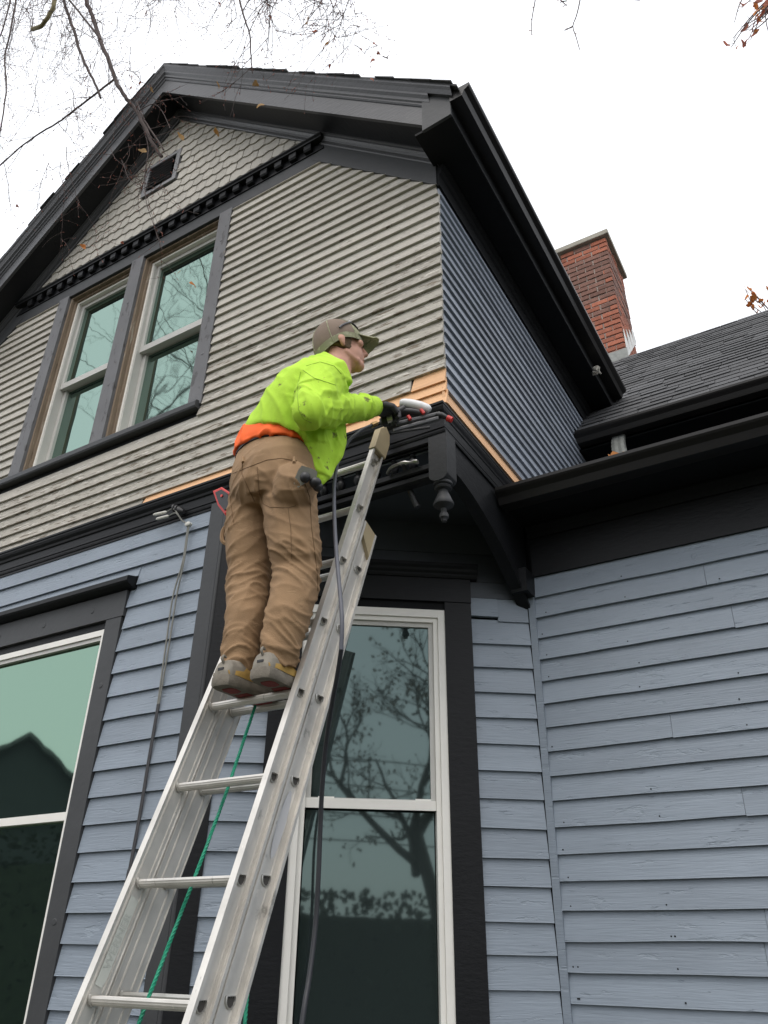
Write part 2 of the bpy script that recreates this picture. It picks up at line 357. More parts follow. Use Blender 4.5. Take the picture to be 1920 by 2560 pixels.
m = MB(); rs = []
for i in range(15):
    y, zz_ = arc[i]; rs.append([(XC - .056, y, zz_ - .012), (XC + .006, y, zz_ - .012), (XC + .006, y, zz_ + .006), (XC - .056, y, zz_ + .006)])
m.rings(rs); m.build('bracket_edge', M['black'], house)
m = MB(); m.box(SD, 3.40, 3.52, -.05, .035, 1.575, 1.70); m.build('bracket_foot', M['black'], house)
# ---- gable: dentil band, frieze, rakes
xr = XC - (4.513 - 3.705) / SL; 
def xrake(z, off=0): return XA + (zs(XA) - off - z) / SL
m = MB(); m.prism(FR, [(2 * XA - xrake(4.485, .1), 4.485), (xrake(4.485, .1), 4.485), (xrake(4.60, .1), 4.60), (2 * XA - xrake(4.60, .1), 4.60)], -.003, .020); m.build('dentil_board', M['char'], house)
db = sidepart('dentil_band')
prof = [(-.003, 4.595), (.028, 4.595), (.028, 4.606), (.022, 4.610), (.022, 4.672), (.062, 4.676), (.064, 4.686), (.074, 4.696), (.074, 4.706), (-.003, 4.73)]
m = MB(); m.sweep(FR, prof, 2 * XA - xrake(4.70, .02), xrake(4.70, .02)); m.build('dentil_shelf', M['black'], db)
dm = MB(); dm.sweep(FR, [(.018, 4.616), (.046, 4.616), (.054, 4.628), (.054, 4.671), (.018, 4.671)], -.028, .028)
o0 = np.array([0, D, 4.7]); dm.v = [tuple(np.array(p) - o0) for p in dm.v]; dmm = dm.mesh('dentil', M['black'])
x = -2.178
while x > 2 * XA + 2.178 - .05:
    link('dentil', dmm, db, Matrix.Translation((x, D, 4.7))); x -= .1225
def rake(name, prof, mat, xr_end, par=house, xl_end=None):
    xl_end = 2 * XA - xr_end if xl_end is None else xl_end
    m = MB(); rs = []
    for xx in (xl_end, XA, xr_end): rs.append([FR.P(xx, n, zs(xx) + w_) for n, w_ in prof])
    m.rings(rs); return m.build(name, mat, par)
for sgn in (1, -1):
    xe = XC + .0
    pts = [(-2.06, zs(-2.06) - .085), (XC + .004, zs(XC) - .085), (XC + .004, 3.705), (xr - .03, 4.513 + .03 * SL)]
    m = MB(); m.prism(FR, [((p[0] if sgn > 0 else 2 * XA - p[0]), p[1]) for p in pts], -.003, .022); m.build('frieze_board', M['char'], house)
rake('bed_moulding', [(-.003, -.092), (.022, -.092), (.026, -.082), (.026, -.066), (.034, -.062), (.038, -.044), (.050, -.030), (.050, -.016), (.060, -.010), (.060, .004), (-.003, .004)], M['rake'], XC + .02)
rake('rake_soffit', [(.0, 0), (.222, 0), (.222, .02), (.0, .02)], M['black'], XC + .04)
rake('rake_fascia', [(.218, -.008), (.240, -.008), (.240, .16), (.218, .16)], M['rake'], -1.212)
rake('rake_moulding', [(.222, .150), (.244, .150), (.250, .162), (.250, .176), (.258, .182), (.260, .205), (.274, .222), (.276, .238), (.222, .238)], M['rake'], -1.165)
rake('rake_crown', [(.222, .239), (.276, .239), (.280, .250), (.286, .268), (.296, .284), (.298, .296), (.222, .296)], M['rake'], -1.02)
# roof deck and its courses
m = MB(); rs = []
for xx in (2 * XA + .98, XA, -.98):
    rs.append([(xx, 2.302, zs(xx) + .297), (xx, 9.4, zs(xx) + .297), (xx, 9.4, zs(xx) + .312), (xx, 2.302, zs(xx) + .312)])
m.rings(rs); mr = m.build('gable_roof', M['roof'], house)
def roof_pt(s, x_off, y, h):   # s: +1 right slope, -1 left slope; x_off distance from ridge (plan)
    xx = XA + s * x_off; return (xx - 0, y, zs(XA) - SL * x_off + .312 + h)
for s in (1, -1):
    t_ = 0; rows = 22
    for r in range(rows):
        a = 2.62 - r * .12; b_ = a - .135
        yy = 2.292 + random.uniform(-.008, .012)
        m = MB()
        y = yy; first = True
        while y < (5.6 if first else 5.6):
            wdt = random.uniform(.14, .30); y2 = y + wdt
            h = random.uniform(.010, .018); aa = a + random.uniform(-.006, .006)
            bb = max(b_, 0)
            p = [roof_pt(s, aa, y, .001), roof_pt(s, aa, y2 - .004, .001), roof_pt(s, aa, y2 - .004, h), roof_pt(s, aa, y, h),
                 roof_pt(s, bb, y, .001), roof_pt(s, bb, y2 - .004, .001), roof_pt(s, bb, y2 - .004, .004), roof_pt(s, bb, y, .004)]
            m.hexa(p); y = y2
        m.build('shingle_course', M['roof'], mr)
# fish scale shingles
fs = sidepart('scale_shingles')
SW, SH = .098, .104
m = MB(); n_ = 7
pts = [(-SW / 2 + .002, .035), (-SW / 2 + .002, .012)] + [((-SW / 2 + .004) + (SW - .008) * i / n_, .014 - .020 * math.sin(math.pi * i / n_)) for i in range(n_ + 1)][1:-1] + [(SW / 2 - .002, .012), (SW / 2 - .002, .035)]
def nn(z): return .015 - .011 * min(1, max(0, z / SH))
top = [(SW / 2 - .002, SH + .012), (-SW / 2 + .002, SH + .012)]
poly = pts + top
fv = [(u, -nn(z), z) for u, z in poly]; bv = [(u, .003, z) for u, z in poly]
m.rings([bv, fv]); smesh = m.mesh('shingle', M['scale'])
VX0, VX1, VZ0, VZ1 = -3.905, -3.525, 5.275, 5.645
z = 4.72; r = 0
while z < 6.1:
    n = 40
    for i in range(-n, n):
        x = XA + (i + .5 * (r % 2)) * SW + .02
        half = (zs(XA) - z - .05) / SL
        if abs(x - XA) > half + .02: continue
        if VX0 + .0 < x < VX1 - .0 and VZ0 - .07 < z < VZ1 - .05: continue
        link('shingle', smesh, fs, Matrix.Translation((x + random.uniform(-.003, .003), D, z + random.uniform(-.004, .004))) @ Matrix.Rotation(random.uniform(-.02, .02), 4, 'Y'))
    z += SH; r += 1
vt = sidepart('gable_vent'); M['ventgrey'] = pm('grey_vent_paint', (.24, .24, .25), .6, 0, .08)
m = MB(); 
for (a, b, c_, d_) in ((VX0, VX0 + .042, VZ0, VZ1), (VX1 - .042, VX1, VZ0, VZ1), (VX0 + .042, VX1 - .042, VZ1 - .035, VZ1), (VX0 + .042, VX1 - .042, VZ0, VZ0 + .035)): m.box(FR, a, b, -.02, .018, c_, d_)
m.build('vent_frame', M['ventgrey'], vt)
m = MB(); m.box(FR, VX0 + .05, VX1 - .05, -.003, .002, VZ0 + .04, VZ1 - .04); m.build('vent_back', M['soffit'], vt)
for i in range(8):
    zc = VZ0 + .055 + i * .0335; m = MB()
    m.hexa([FR.P(VX0 + .056, .003, zc + .026), FR.P(VX1 - .056, .003, zc + .026), FR.P(VX1 - .056, .003, zc + .030), FR.P(VX0 + .056, .003, zc + .030),
            FR.P(VX0 + .056, .030, zc), FR.P(VX1 - .056, .030, zc), FR.P(VX1 - .056, .030, zc + .004), FR.P(VX0 + .056, .030, zc + .004)]); m.build('louvre', M['char'], vt)
# ---- side eave, gutter
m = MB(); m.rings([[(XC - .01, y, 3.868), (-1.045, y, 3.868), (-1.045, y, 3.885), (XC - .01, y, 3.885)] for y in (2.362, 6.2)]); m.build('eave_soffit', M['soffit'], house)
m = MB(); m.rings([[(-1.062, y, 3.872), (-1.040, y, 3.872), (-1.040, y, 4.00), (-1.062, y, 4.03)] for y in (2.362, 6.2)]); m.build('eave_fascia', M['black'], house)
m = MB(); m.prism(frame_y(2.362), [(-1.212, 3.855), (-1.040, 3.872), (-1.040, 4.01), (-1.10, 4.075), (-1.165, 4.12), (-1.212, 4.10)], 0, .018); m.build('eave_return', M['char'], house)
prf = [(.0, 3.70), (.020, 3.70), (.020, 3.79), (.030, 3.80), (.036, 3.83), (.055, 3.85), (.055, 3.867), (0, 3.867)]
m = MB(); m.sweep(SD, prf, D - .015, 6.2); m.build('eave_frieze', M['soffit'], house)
def gutter(name, fr, u0, u1, n0, z0, h=.085, w_=.115, mat=None, endcaps=True):
    prof = [(n0, z0 + h), (n0, z0), (n0 + w_ * .62, z0), (n0 + w_ * .66, z0 + .012), (n0 + w_ * .74, z0 + h * .45), (n0 + w_ * .95, z0 + h * .68), (n0 + w_, z0 + h * .80), (n0 + w_, z0 + h)]
    inner = [(n0 + w_ - .010, z0 + h), (n0 + w_ - .010, z0 + h - .006), (n0 + w_ - .003, z0 + h - .006), (n0 + w_ - .003, z0 + h * .80), (n0 + w_ * .93, z0 + h * .70), (n0 + w_ * .72, z0 + h * .47), (n0 + w_ * .6, z0 + .004), (n0 + .003, z0 + .004), (n0 + .003, z0 + h)]
    full = prof + inner; m = MB()
    m.rings([[fr.P(u, n, z) for n, z in full] for u in (u0, u1)], cap=False)
    m.rings([[fr.P(u, n, z) for n, z in prof] for u in (u0, u0 + .002)]); m.rings([[fr.P(u, n, z) for n, z in prof] for u in (u1 - .002, u1)])
    return m.build(name, mat or M['gutter'], house)
gutter('gutter', Frame((-1.040, 0, 0), (0, 1, 0), (1, 0, 0)), 2.335, 5.33, 0, 3.965, .08, .118)
# ---- wing: lower eave with gutter, shallow roof, upper eave and steep roof
m = MB(); m.box(WG, XC + .03, 5, -.003, .020, 1.688, 1.965); m.build('wing_frieze', M['black'], house)
m = MB(); m.sweep(WG, [(.02, 1.90), (.032, 1.90), (.045, 1.93), (.070, 1.95), (.070, 1.966), (.02, 1.966)], XC + .03, 5); m.build('wing_bed_moulding', M['soffit'], house)
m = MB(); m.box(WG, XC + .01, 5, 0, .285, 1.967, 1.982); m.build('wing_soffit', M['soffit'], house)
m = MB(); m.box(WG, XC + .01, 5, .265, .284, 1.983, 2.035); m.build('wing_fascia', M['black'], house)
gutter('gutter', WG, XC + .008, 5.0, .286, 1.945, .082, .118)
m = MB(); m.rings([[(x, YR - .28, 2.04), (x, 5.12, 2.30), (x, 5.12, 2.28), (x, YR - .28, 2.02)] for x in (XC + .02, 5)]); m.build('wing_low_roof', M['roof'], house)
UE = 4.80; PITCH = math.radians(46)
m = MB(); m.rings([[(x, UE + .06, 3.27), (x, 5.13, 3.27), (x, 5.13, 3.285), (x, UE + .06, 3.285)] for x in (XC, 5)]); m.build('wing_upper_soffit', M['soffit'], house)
m = MB(); m.rings([[(x, UE + .06, 3.26), (x, UE + .08, 3.26), (x, UE + .08, 3.40), (x, UE + .06, 3.385)] for x in (XC, 5)]); m.build('wing_upper_fascia', M['soffit'], house)
gutter('gutter', frame_y(UE + .06), XC + .01, 5.0, 0, 3.285, .085, .115)
RL = 3.55
def wr(x, s, h): return (x, UE + s * math.cos(PITCH) - h * math.sin(PITCH), 3.39 + s * math.sin(PITCH) + h * math.cos(PITCH))
m = MB(); m.rings([[wr(x, 0, 0), wr(x, RL, 0), wr(x, RL, -.03), wr(x, 0, -.03)] for x in (-6.5, 5)]); 
yb, zb_ = wr(0, RL, 0)[1:]
m.rings([[(x, yb, zb_), (x, yb + 4, zb_ - 4), (x, yb + 4, zb_ - 4.03), (x, yb, zb_ - .03)] for x in (-6.5, 5)]); wroof = m.build('wing_roof', M['roof'], house)
rowsN = 26; ex = RL / rowsN; big = MB()
shm = {}
for wv in (.17, .21, .25, .29):
    for hh in (.009, .014):
        m = MB(); m.hexa([(0, 0, .001), (wv - .005, 0, .001), (wv - .005, 0, hh), (0, 0, hh), (0, ex + .02, .001), (wv - .005, ex + .02, .001), (wv - .005, ex + .02, .003), (0, ex + .02, .003)])
        shm[(wv, hh)] = m.mesh('roof_shingle', M['roof'])
rotm = Matrix.Rotation(PITCH, 4, 'X')
cnt = 0
for r in range(rowsN):
    s = r * ex; x = XC - .02 + (r % 2) * .1 - random.uniform(0, .1)
    while x < 4.9:
        wv = random.choice((.17, .21, .25, .29)); hh = random.choice((.009, .014)); s2 = s + random.choice((0, 0, 0, .012)) - .0
        lim = .55 + .032 * r
        if x < lim and cnt < 295:
            link('roof_shingle', shm[(wv, hh)], wroof, Matrix.Translation(wr(x, s2, 0)) @ rotm); cnt += 1
        else:
            big.hexa([wr(x, s2, .001), wr(x + wv - .005, s2, .001), wr(x + wv - .005, s2, hh), wr(x, s2, hh), wr(x, s2 + ex + .02, .001), wr(x + wv - .005, s2 + ex + .02, .001), wr(x + wv - .005, s2 + ex + .02, .003), wr(x, s2 + ex + .02, .003)])
        x += wv
tag(big.build('roof_shingles_beyond', M['roof'], wroof), kind='stuff')
# step shingle rust patch at the eave and the grey elbow
m = MB(); m.hexa([(XC + .002, 4.83, 3.40), (XC + .10, 4.86, 3.415), (XC + .10, 5.0, 3.56), (XC + .002, 5.0, 3.58), (XC + .002, 4.83, 3.395), (XC + .10, 4.86, 3.41), (XC + .10, 5.0, 3.55), (XC + .002, 5.0, 3.55)])
M['rust'] = pm('rusted_tin', (.16, .075, .06), .8, 0, .25, (20, 20, 20), .3); m.build('rusty_flashing', M['rust'], house)
# ---- chimney
CHX1, CHY0 = -1.20, 7.36; CW, CD, CT = .60, .80, 8.02
ch = sidepart('chimney')
cb0 = 5.6; pitch = .0765
m = MB(); m.box(Frame((0, 0, 0), (1, 0, 0), (0, 1, 0)), CHX1 - CW + .012, CHX1 - .012, CHY0 + .012, CHY0 + CD - .012, 4.6, CT); m.build('mortar_core', M['mortar'], ch)
bmeshes = {}
def brick_mesh(l, mat, key):
    if key in bmeshes: return bmeshes[key]
    r_ = random.Random(len(bmeshes)); m = MB(); h = pitch - .015; d = .10; b = .004
    j = lambda: r_.uniform(-.003, .003)
    A = [(b + j(), 0, b), (l - b + j(), 0, b), (l - b + j(), 0, h - b), (b + j(), 0, h - b)]
    B = [(0, b, 0), (l, b, 0), (l, b, h), (0, b, h)]; C = [(0, d, 0), (l, d, 0), (l, d, h), (0, d, h)]
    m.rings([C, B, A]); bmeshes[key] = m.mesh('brick', mat); return bmeshes[key]
nrow = int((CT - cb0) / pitch)
for r in range(nrow):
    zc = CT - (r + 1) * pitch
    x = CHX1; i = 0; 
    head = (r % 2)
    def bm_(l, tag_):
        p = .12 + .75 * (3 <= r <= 12) - .25 * (r > 16)
        dark = random.random() < p
        return brick_mesh(l, M['brick_dark'] if dark else M['brick'], (round(l, 3), dark, random.randrange(3)))
    # front face (faces the street)
    xs = [0, .10, .31, .52, CW] if head else [0, .205, .415, CW]
    for a, b in zip(xs[:-1], xs[1:]):
        l = b - a - .014
        link('brick', bm_(l, 0), ch, Matrix.Translation((CHX1 - b + .005 + (.005 if a == 0 else 0), CHY0 + random.uniform(-.004, .004), zc)))
    ys = [.0, .205, .41, .615, CD] if head else [0, .10, .31, .52, .73, CD]
    for a, b in zip(ys[:-1], ys[1:]):
        l = b - a - .014
        link('brick', bm_(l, 1), ch, Matrix.Translation((CHX1 + random.uniform(-.004, .003), CHY0 + a + .005, zc)) @ Matrix.Rotation(math.pi / 2, 4, 'Z'))
m = MB(); fx = Frame((0, 0, 0), (1, 0, 0), (0, 1, 0)); rs = []
for (e, zz_) in ((.0, CT), (.045, CT + .004), (.05, CT + .012), (.05, CT + .075), (.042, CT + .085)):
    rs.append([(CHX1 - CW - e, CHY0 - e, zz_), (CHX1 + e, CHY0 - e, zz_), (CHX1 + e, CHY0 + CD + e, zz_), (CHX1 - CW - e, CHY0 + CD + e, zz_)])
m.rings(rs); m.build('chimney_cap', M['concrete'], ch)
m = MB()
for i in range(4):
    y = CHY0 + .02 + i * .2; zr = 3.39 + (y - UE) * math.tan(PITCH)
    m.prism(Frame((CHX1 + .004, 0, 0), (0, 1, 0), (1, 0, 0)), [(y, zr - .02), (y + .21, zr + .19), (y + .15, zr + .33), (y + .02, zr + .42 - .05 * i)], 0, .006)
m.build('step_flashing', M['flash'], ch)
m = MB(); zr = 3.39 + (CHY0 - UE) * math.tan(PITCH); m.box(Frame((0, 0, 0), (1, 0, 0), (0, 1, 0)), CHX1 - CW, CHX1 + .02, CHY0 - .014, CHY0 - .006, zr - .05, zr + .11); m.build('apron_flashing', M['greymetal'], ch)
# ---- windows
def win(name, label=None):
    e = sidepart(name); 
    if label: e['label'] = label
    return e
def ring_frame(fr, u0, u1, z0, z1, w_, n0, n1, par, name, mat, wb=None, wt=None):
    wb = w_ if wb is None else wb; wt = w_ if wt is None else wt
    m = MB()
    m.box(fr, u0, u0 + w_, n0, n1, z0, z1); m.box(fr, u1 - w_, u1, n0, n1, z0, z1)
    m.box(fr, u0 + w_, u1 - w_, n0, n1 - .0005, z1 - wt, z1); m.box(fr, u0 + w_, u1 - w_, n0, n1 - .0005, z0, z0 + wb)
    return m.build(name, mat, par)
def pane(fr, u0, u1, z0, z1, n, par, mat):
    m = MB(); m.box(fr, u0, u1, n - .006, n, z0, z1); return m.build('pane', mat, par)
uw = win('paired_window', 'pair of upper sash windows with worn grey casing')
m = MB(); m.box(FR, CW0, -4.50, -.003, .022, 2.80, 4.499); m.build('casing', M['casing'], uw)
m = MB(); m.box(FR, -3.80, -3.68, -.003, .022, 2.80, 4.499); m.build('casing', M['casing'], uw)
m = MB(); m.box(FR, -2.94, CW1, -.003, .022, 2.80, 4.499); m.build('casing', M['casing'], uw)
m = MB(); m.sweep(FR, [(-.12, 2.765), (.044, 2.765), (.050, 2.775), (.050, 2.805), (.042, 2.818), (-.12, 2.850)], -4.705, -2.845); m.build('sill', M['char'], uw)
for (a, b) in ((-4.50, -3.80), (-3.68, -2.94)):
    m = MB(); m.box(FR, a, a + .018, -.20, -.002, 2.83, 4.499); m.box(FR, b - .018, b, -.20, -.002, 2.83, 4.499); m.box(FR, a + .018, b - .018, -.20, -.003, 4.47, 4.499)
    m.box(FR, a + .018, a + .034, -.20, -.030, 2.83, 4.47); m.box(FR, b - .034, b - .018, -.20, -.030, 2.83, 4.47); m.box(FR, a + .034, b - .034, -.20, -.031, 4.455, 4.47); m.build('stripped_jamb', M['rawwood'], uw)
    A, B = a + .034, b - .034
    ring_frame(FR, A, B, 2.845, 4.455, .018, -.19, -.045, uw, 'frame', M['white'])
    m = MB(); m.box(FR, A + .02, A + .026, -.18, -.052, 2.9, 4.42); m.build('track', M['sash'], uw)
    ring_frame(FR, A + .021, B - .021, 3.60, 4.434, .032, -.105, -.075, uw, 'upper_sash', M['sash'], wb=.05)
    pane(FR, A + .048, B - .048, 3.64, 4.405, -.092, uw, M['glass_up'])
    ring_frame(FR, A + .021, B - .021, 2.866, 3.645, .036, -.150, -.112, uw, 'lower_sash', M['sash'], wb=.07)
    pane(FR, A + .052, B - .052, 2.92, 3.60, -.133, uw, M['glass_up'])
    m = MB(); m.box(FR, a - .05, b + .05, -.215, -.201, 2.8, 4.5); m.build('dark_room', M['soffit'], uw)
plugs(FR, [(-2.885, 4.20), (-2.885, 3.2), (-3.74, 4.05), (-3.74, 3.3), (-4.56, 3.5)], M['casing'], .0222, .012)
# lower front window
lw = win('front_window', 'large front window with charcoal casing and white frame')
X1, X0 = -3.165, -4.42
m = MB(); m.box(FR, X0 - .01, X1 + .012, -.003, .026, 1.526, 1.672); m.build('header', M['char'], lw)
m = MB(); m.sweep(FR, [(-.003, 1.672), (.04, 1.676), (.075, 1.69), (.082, 1.70), (.082, 1.722), (.078, 1.728), (-.003, 1.748)], X0 - .06, X1 + .06); m.build('cap', M['black'], lw)
for (a, b) in ((X1 - .115, X1), (X0, X0 + .115)):
    m = MB(); m.box(FR, a, b, -.003, .023, -.95, 1.525); m.build('casing', M['char'], lw)
W0, W1 = X0 + .115, X1 - .115
m = MB(); m.box(FR, W0, W1, -.04, .004, 1.478, 1.526); m.build('head_jamb', M['black'], lw)
ring_frame(FR, W0, W1, -.9, 1.478, .024, -.04, .014, lw, 'frame', M['white'], wt=.032); ring_frame(FR, W0 + .0245, W1 - .0245, -.88, 1.445, .012, -.04, .004, lw, 'stop', M['sash'], wt=.022)
pane(FR, W0 + .034, W1 - .034, .55, 1.43, -.020, lw, M['glass_lo']); pane(FR, W0 + .034, W1 - .034, -.86, .55, -.034, lw, M['glass_lo'])
m = MB(); m.box(FR, W0 + .036, W1 - .030, -.035, -.002, .528, .566); m.build('meeting_rail', M['white'], lw)
m = MB(); m.sweep(FR, [(-.003, -1.0), (.06, -1.0), (.06, -.96), (-.003, -.94)], X0 - .04, X1 + .04); m.build('sill', M['char'], lw)
plugs(FR, [(-3.405, 1.60), (-3.80, 1.59), (-4.2, 1.6)], M['char'], .0263, .016); plugs(FR, [(-3.222, 1.16), (-3.222, .1)], M['char'], .0233, .015)
# tall chamfer window
tw = win('corner_window', 'tall corner window with white frame and casing darkened for shade')
m = MB(); m.box(CF, .300, 1.262, .009, .036, 1.528, 1.654); m.build('header', M['black'], tw)
m = MB(); m.sweep(CF, [(.009, 1.654), (.045, 1.654), (.050, 1.664), (.050, 1.674), (.062, 1.684), (.066, 1.696), (.080, 1.706), (.080, 1.722), (.009, 1.730)], .265, 1.297); m.build('cap', M['black'], tw)
for (a, b) in ((.302, .438), (1.128, 1.261)):
    m = MB(); m.box(CF, a, b, -.003, .030, -.85, 1.527); m.build('casing', M['black'], tw)  # black instead of the front's charcoal: overhang shade put into the trim colour
m = MB(); m.box(CF, .438, 1.128, -.03, .016, 1.486, 1.528); m.build('head_jamb', M['soffit'], tw)
ring_frame(CF, .438, 1.128, -.75, 1.486, .034, -.05, .022, tw, 'frame', M['white'], wt=.040)
ring_frame(CF, .4725, 1.0935, -.72, 1.4455, .022, -.05, .010, tw, 'stop', M['white'], wt=.022)
ring_frame(CF, .495, 1.071, .545, 1.423, .022, -.05, -.004, tw, 'upper_sash', M['sash'], wb=.045)
pane(CF, .512, 1.054, .58, 1.405, -.016, tw, M['glass_ch'])
m = MB(); m.box(CF, .495, 1.071, -.05, .002, .545, .586); m.build('meeting_rail', M['white'], tw)
pane(CF, .500, 1.066, -.70, .546, -.034, tw, M['glass_ch'])
for u in (.55, .98):
    m = MB(); m.box(CF, u, u + .07, -.014, -.004, .587, .594); m.build('sash_lock', M['white'], tw)
m = MB(); m.sweep(CF, [(-.003, -.86), (.06, -.86), (.06, -.82), (-.003, -.79)], .28, 1.28); m.build('sill', M['black'], tw)

nm = MB(); nm.rings([[(.0035 * math.cos(a), y, .0035 * math.sin(a)) for a in np.linspace(0, 2 * math.pi, 7)[:-1]] for y in (.002, -.0012)]); nmesh = nm.mesh('nail_head', M['black'])
for i in range(46):
    zz = 1.574 - .1088 * random.randrange(0, 17) + .018; xx = random.choice((-1.19, -.78, -.37, .04)) + random.uniform(-.02, .02)
    link('nail_head', nmesh, wg, Matrix.Translation((xx, YR - .0185, zz)))
# ================================================================ things round the ladder
M['alu'] = pm('ladder_aluminium', (.66, .635, .59), .45, .04, .14, (9, 9, 9), .15, (20, 20, 20), metal=.6, peel=[((.40, .385, .355), (30, 9, 9), .64, .06), ((.80, .77, .71), (60, 30, 30), .68, .04)])
M['alu_dull'] = pm('dull_aluminium', (.55, .54, .51), .45, .03, .10, (6, 6, 6), .12, (20, 20, 20), metal=.7)
M['hole_shade'] = pm('tube_inside_shade', (.05, .045, .04), .6, 0, .1, bump=0)
M['tan'] = pm('tan_rubber', (.36, .29, .175), .6, 0, .08, (10, 10, 10), .2, (60, 60, 60))
M['label'] = pm('faded_label', (.55, .57, .53), .5, 0, .06, bump=0)
M['labelink'] = pm('faded_ink', (.43, .45, .42), .5, 0, .06, bump=0)
M['oval'] = pm('silver_sticker', (.52, .52, .53), .35, 0, .05, bump=0)
M['rope'] = pm('green_rope', (.010, .26, .15), .6, 0, .2, (60, 60, 60), .3, (200, 200, 200))
M['hose'] = pm('blue_grey_hose', (.085, .09, .11), .5, 0, .1, (10, 10, 10), .1)
M['hose_dark'] = pm('black_hose', (.022, .023, .028), .45, 0, .1, (10, 10, 10), .1)
M['brass'] = pm('brass', (.42, .27, .12), .4, 0, .1, metal=.8, bump=0)
M['blackplastic'] = pm('black_plastic', (.018, .018, .020), .45, 0, .1, bump=.1)
M['greyplastic'] = pm('dark_grey_casting', (.10, .10, .105), .38, 0, .1, bump=.1, metal=.4)
M['whiteplastic'] = pm('white_housing', (.72, .72, .73), .4, 0, .05, bump=0)
M['red'] = pm('red_plastic', (.55, .035, .03), .4, 0, .06, bump=0)
M['steel'] = pm('steel', (.55, .54, .52), .35, 0, .1, metal=.9, bump=.1)
M['cable'] = pm('weathered_cable', (.20, .20, .18), .7, 0, .15, (30, 30, 30), .2)
M['cable_dark'] = pm('dark_cable', (.055, .055, .06), .7, 0, .15, (30, 30, 30), .2)
M['ceramic'] = pm('glazed_knob', (.55, .54, .49), .35, 0, .1, (30, 30, 30), .1)
lv = np.array([-.0082, .3512, .9363]); lv /= np.linalg.norm(lv); ln = np.array([0, .9363, -.3512]); LP0 = np.array([-1.5208, 1.6867, -.1208])
class LFrame:
    def P(s, x, a, t): return tuple(LP0 + lv * a + ln * t + np.array([x - LP0[0], 0, 0]))
LF = LFrame(); XW = -1.5228; XV = -1.8970        # inner faces of the two webs
def lbox(m, x0, x1, a0, a1, t0, t1):
    m.hexa([LF.P(x0, a0, t0), LF.P(x1, a0, t0), LF.P(x1, a1, t0), LF.P(x0, a1, t0), LF.P(x0, a0, t1), LF.P(x1, a0, t1), LF.P(x1, a1, t1), LF.P(x0, a1, t1)])
ladder = thing('extension_ladder', 'aluminium extension ladder with tan end caps leaning on the overhanging corner', 'ladder', (-1.7, 1.15, GZ))
def rail(name, side, a0, a1, tc, hd, mat):
    m = MB(); s = side; xw = XW if s > 0 else XV
    lbox(m, xw, xw + s * .0025, a0, a1, tc - hd, tc + hd)                       # web
    lbox(m, xw - s * .002, xw + s * .020, a0, a1, tc - hd - .003, tc - hd)      # flanges, open outwards
    lbox(m, xw - s * .002, xw + s * .020, a0, a1, tc + hd, tc + hd + .003)
    lbox(m, xw + s * .017, xw + s * .020, a0, a1, tc - hd, tc - hd + .008); lbox(m, xw + s * .017, xw + s * .020, a0, a1, tc + hd - .008, tc + hd)
    for dt in (-.024, -.020, .020, .024):                                       # extruded ribs on both faces
        lbox(m, xw + s * .0025, xw + s * .0038, a0, a1, tc + dt - .0007, tc + dt + .0007); lbox(m, xw, xw - s * .0013, a0, a1, tc + dt - .0007, tc + dt + .0007)
    return m.build(name, mat, ladder)
FT, FHD, BT, BHD = 0.0, .036, .0935, .045
for s in (1, -1):
    rail('fly_rail', s, -1.05, 2.34, FT, FHD, M['alu']); rail('base_rail', s, -1.56, 1.80 - .0, BT, BHD, M['alu'])
# D section rungs with ribs
def dprof(r):
    pts = []
    for i in range(17):
        a = math.pi + math.pi * i / 16; rr = r * (1.0 if i % 2 == 0 else .955); pts.append((rr * math.cos(a), rr * 1.08 * math.sin(a) + .007))
    for f in (.9, .5, .45, 0, -.05, -.5, -.55, -.9): pts.append((r * f, .013 - (.0015 if f in (.45, -.05, -.55) else 0)))
    return pts
def rung(a, t, r, mat):
    c = np.array(LF.P(0, a, t)); c[0] = 0; m = MB(); dp = dprof(r)
    m.rings([[(x, c[1] + p, c[2] + q) for p, q in dp] for x in (XV - .012, XW + .004)], cap=False)
    o = m.build('rung', mat, ladder)
    for (x, s) in ((XW, 1), (XV, -1)):
        cc = np.array(LF.P(x, a, t)); m = MB(); out_ = [(p * 1.22, (q - .002) * 1.22) for p, q in dprof_s]; 
        rs = []
        for (k_, dx) in ((1.24, .002), (1.24, .006), (1.02, .0075), (1.0, .0)):
            rs.append([(cc[0] + s * dx, cc[1] + p * k_, cc[2] + (q - .003) * k_ + .003) for p, q in dprof_s])
        m.rings(rs, cap=False); m.build('rung_collar', M['alu_dull'], o, True)
        rs = []
        for (k_, dx) in ((1.22, -.004), (1.22, -.010), (1.0, -.010)):
            rs.append([(cc[0] + s * dx, cc[1] + p * k_, cc[2] + (q - .003) * k_ + .003) for p, q in dprof_s])
        m = MB(); m.rings(rs, cap=False); m.build('rung_collar', M['alu_dull'], o, True)
        m = MB(); m.add([(cc[0] + s * .0032, cc[1] + p * .99, cc[2] + q * .99) for p, q in dprof_s], [tuple(range(len(dprof_s)))]); m.build('rung_bore_shade', M['hole_shade'], o)  # flat dark disc, the shade inside the hollow rung painted on
dprof_s = [( .0165 * math.cos(math.pi + math.pi * i / 12), .0165 * 1.08 * math.sin(math.pi + math.pi * i / 12) + .007) for i in range(13)] + [(.0165, .012), (.0145, .0145), (-.0145, .0145), (-.0165, .012)]
for k in range(-3, 8): rung(k * .3048, FT, .0165, M['alu'])
for k in range(-5, 6): rung(k * .3048 + .043, BT + .006, .0165, M['alu_dull'])
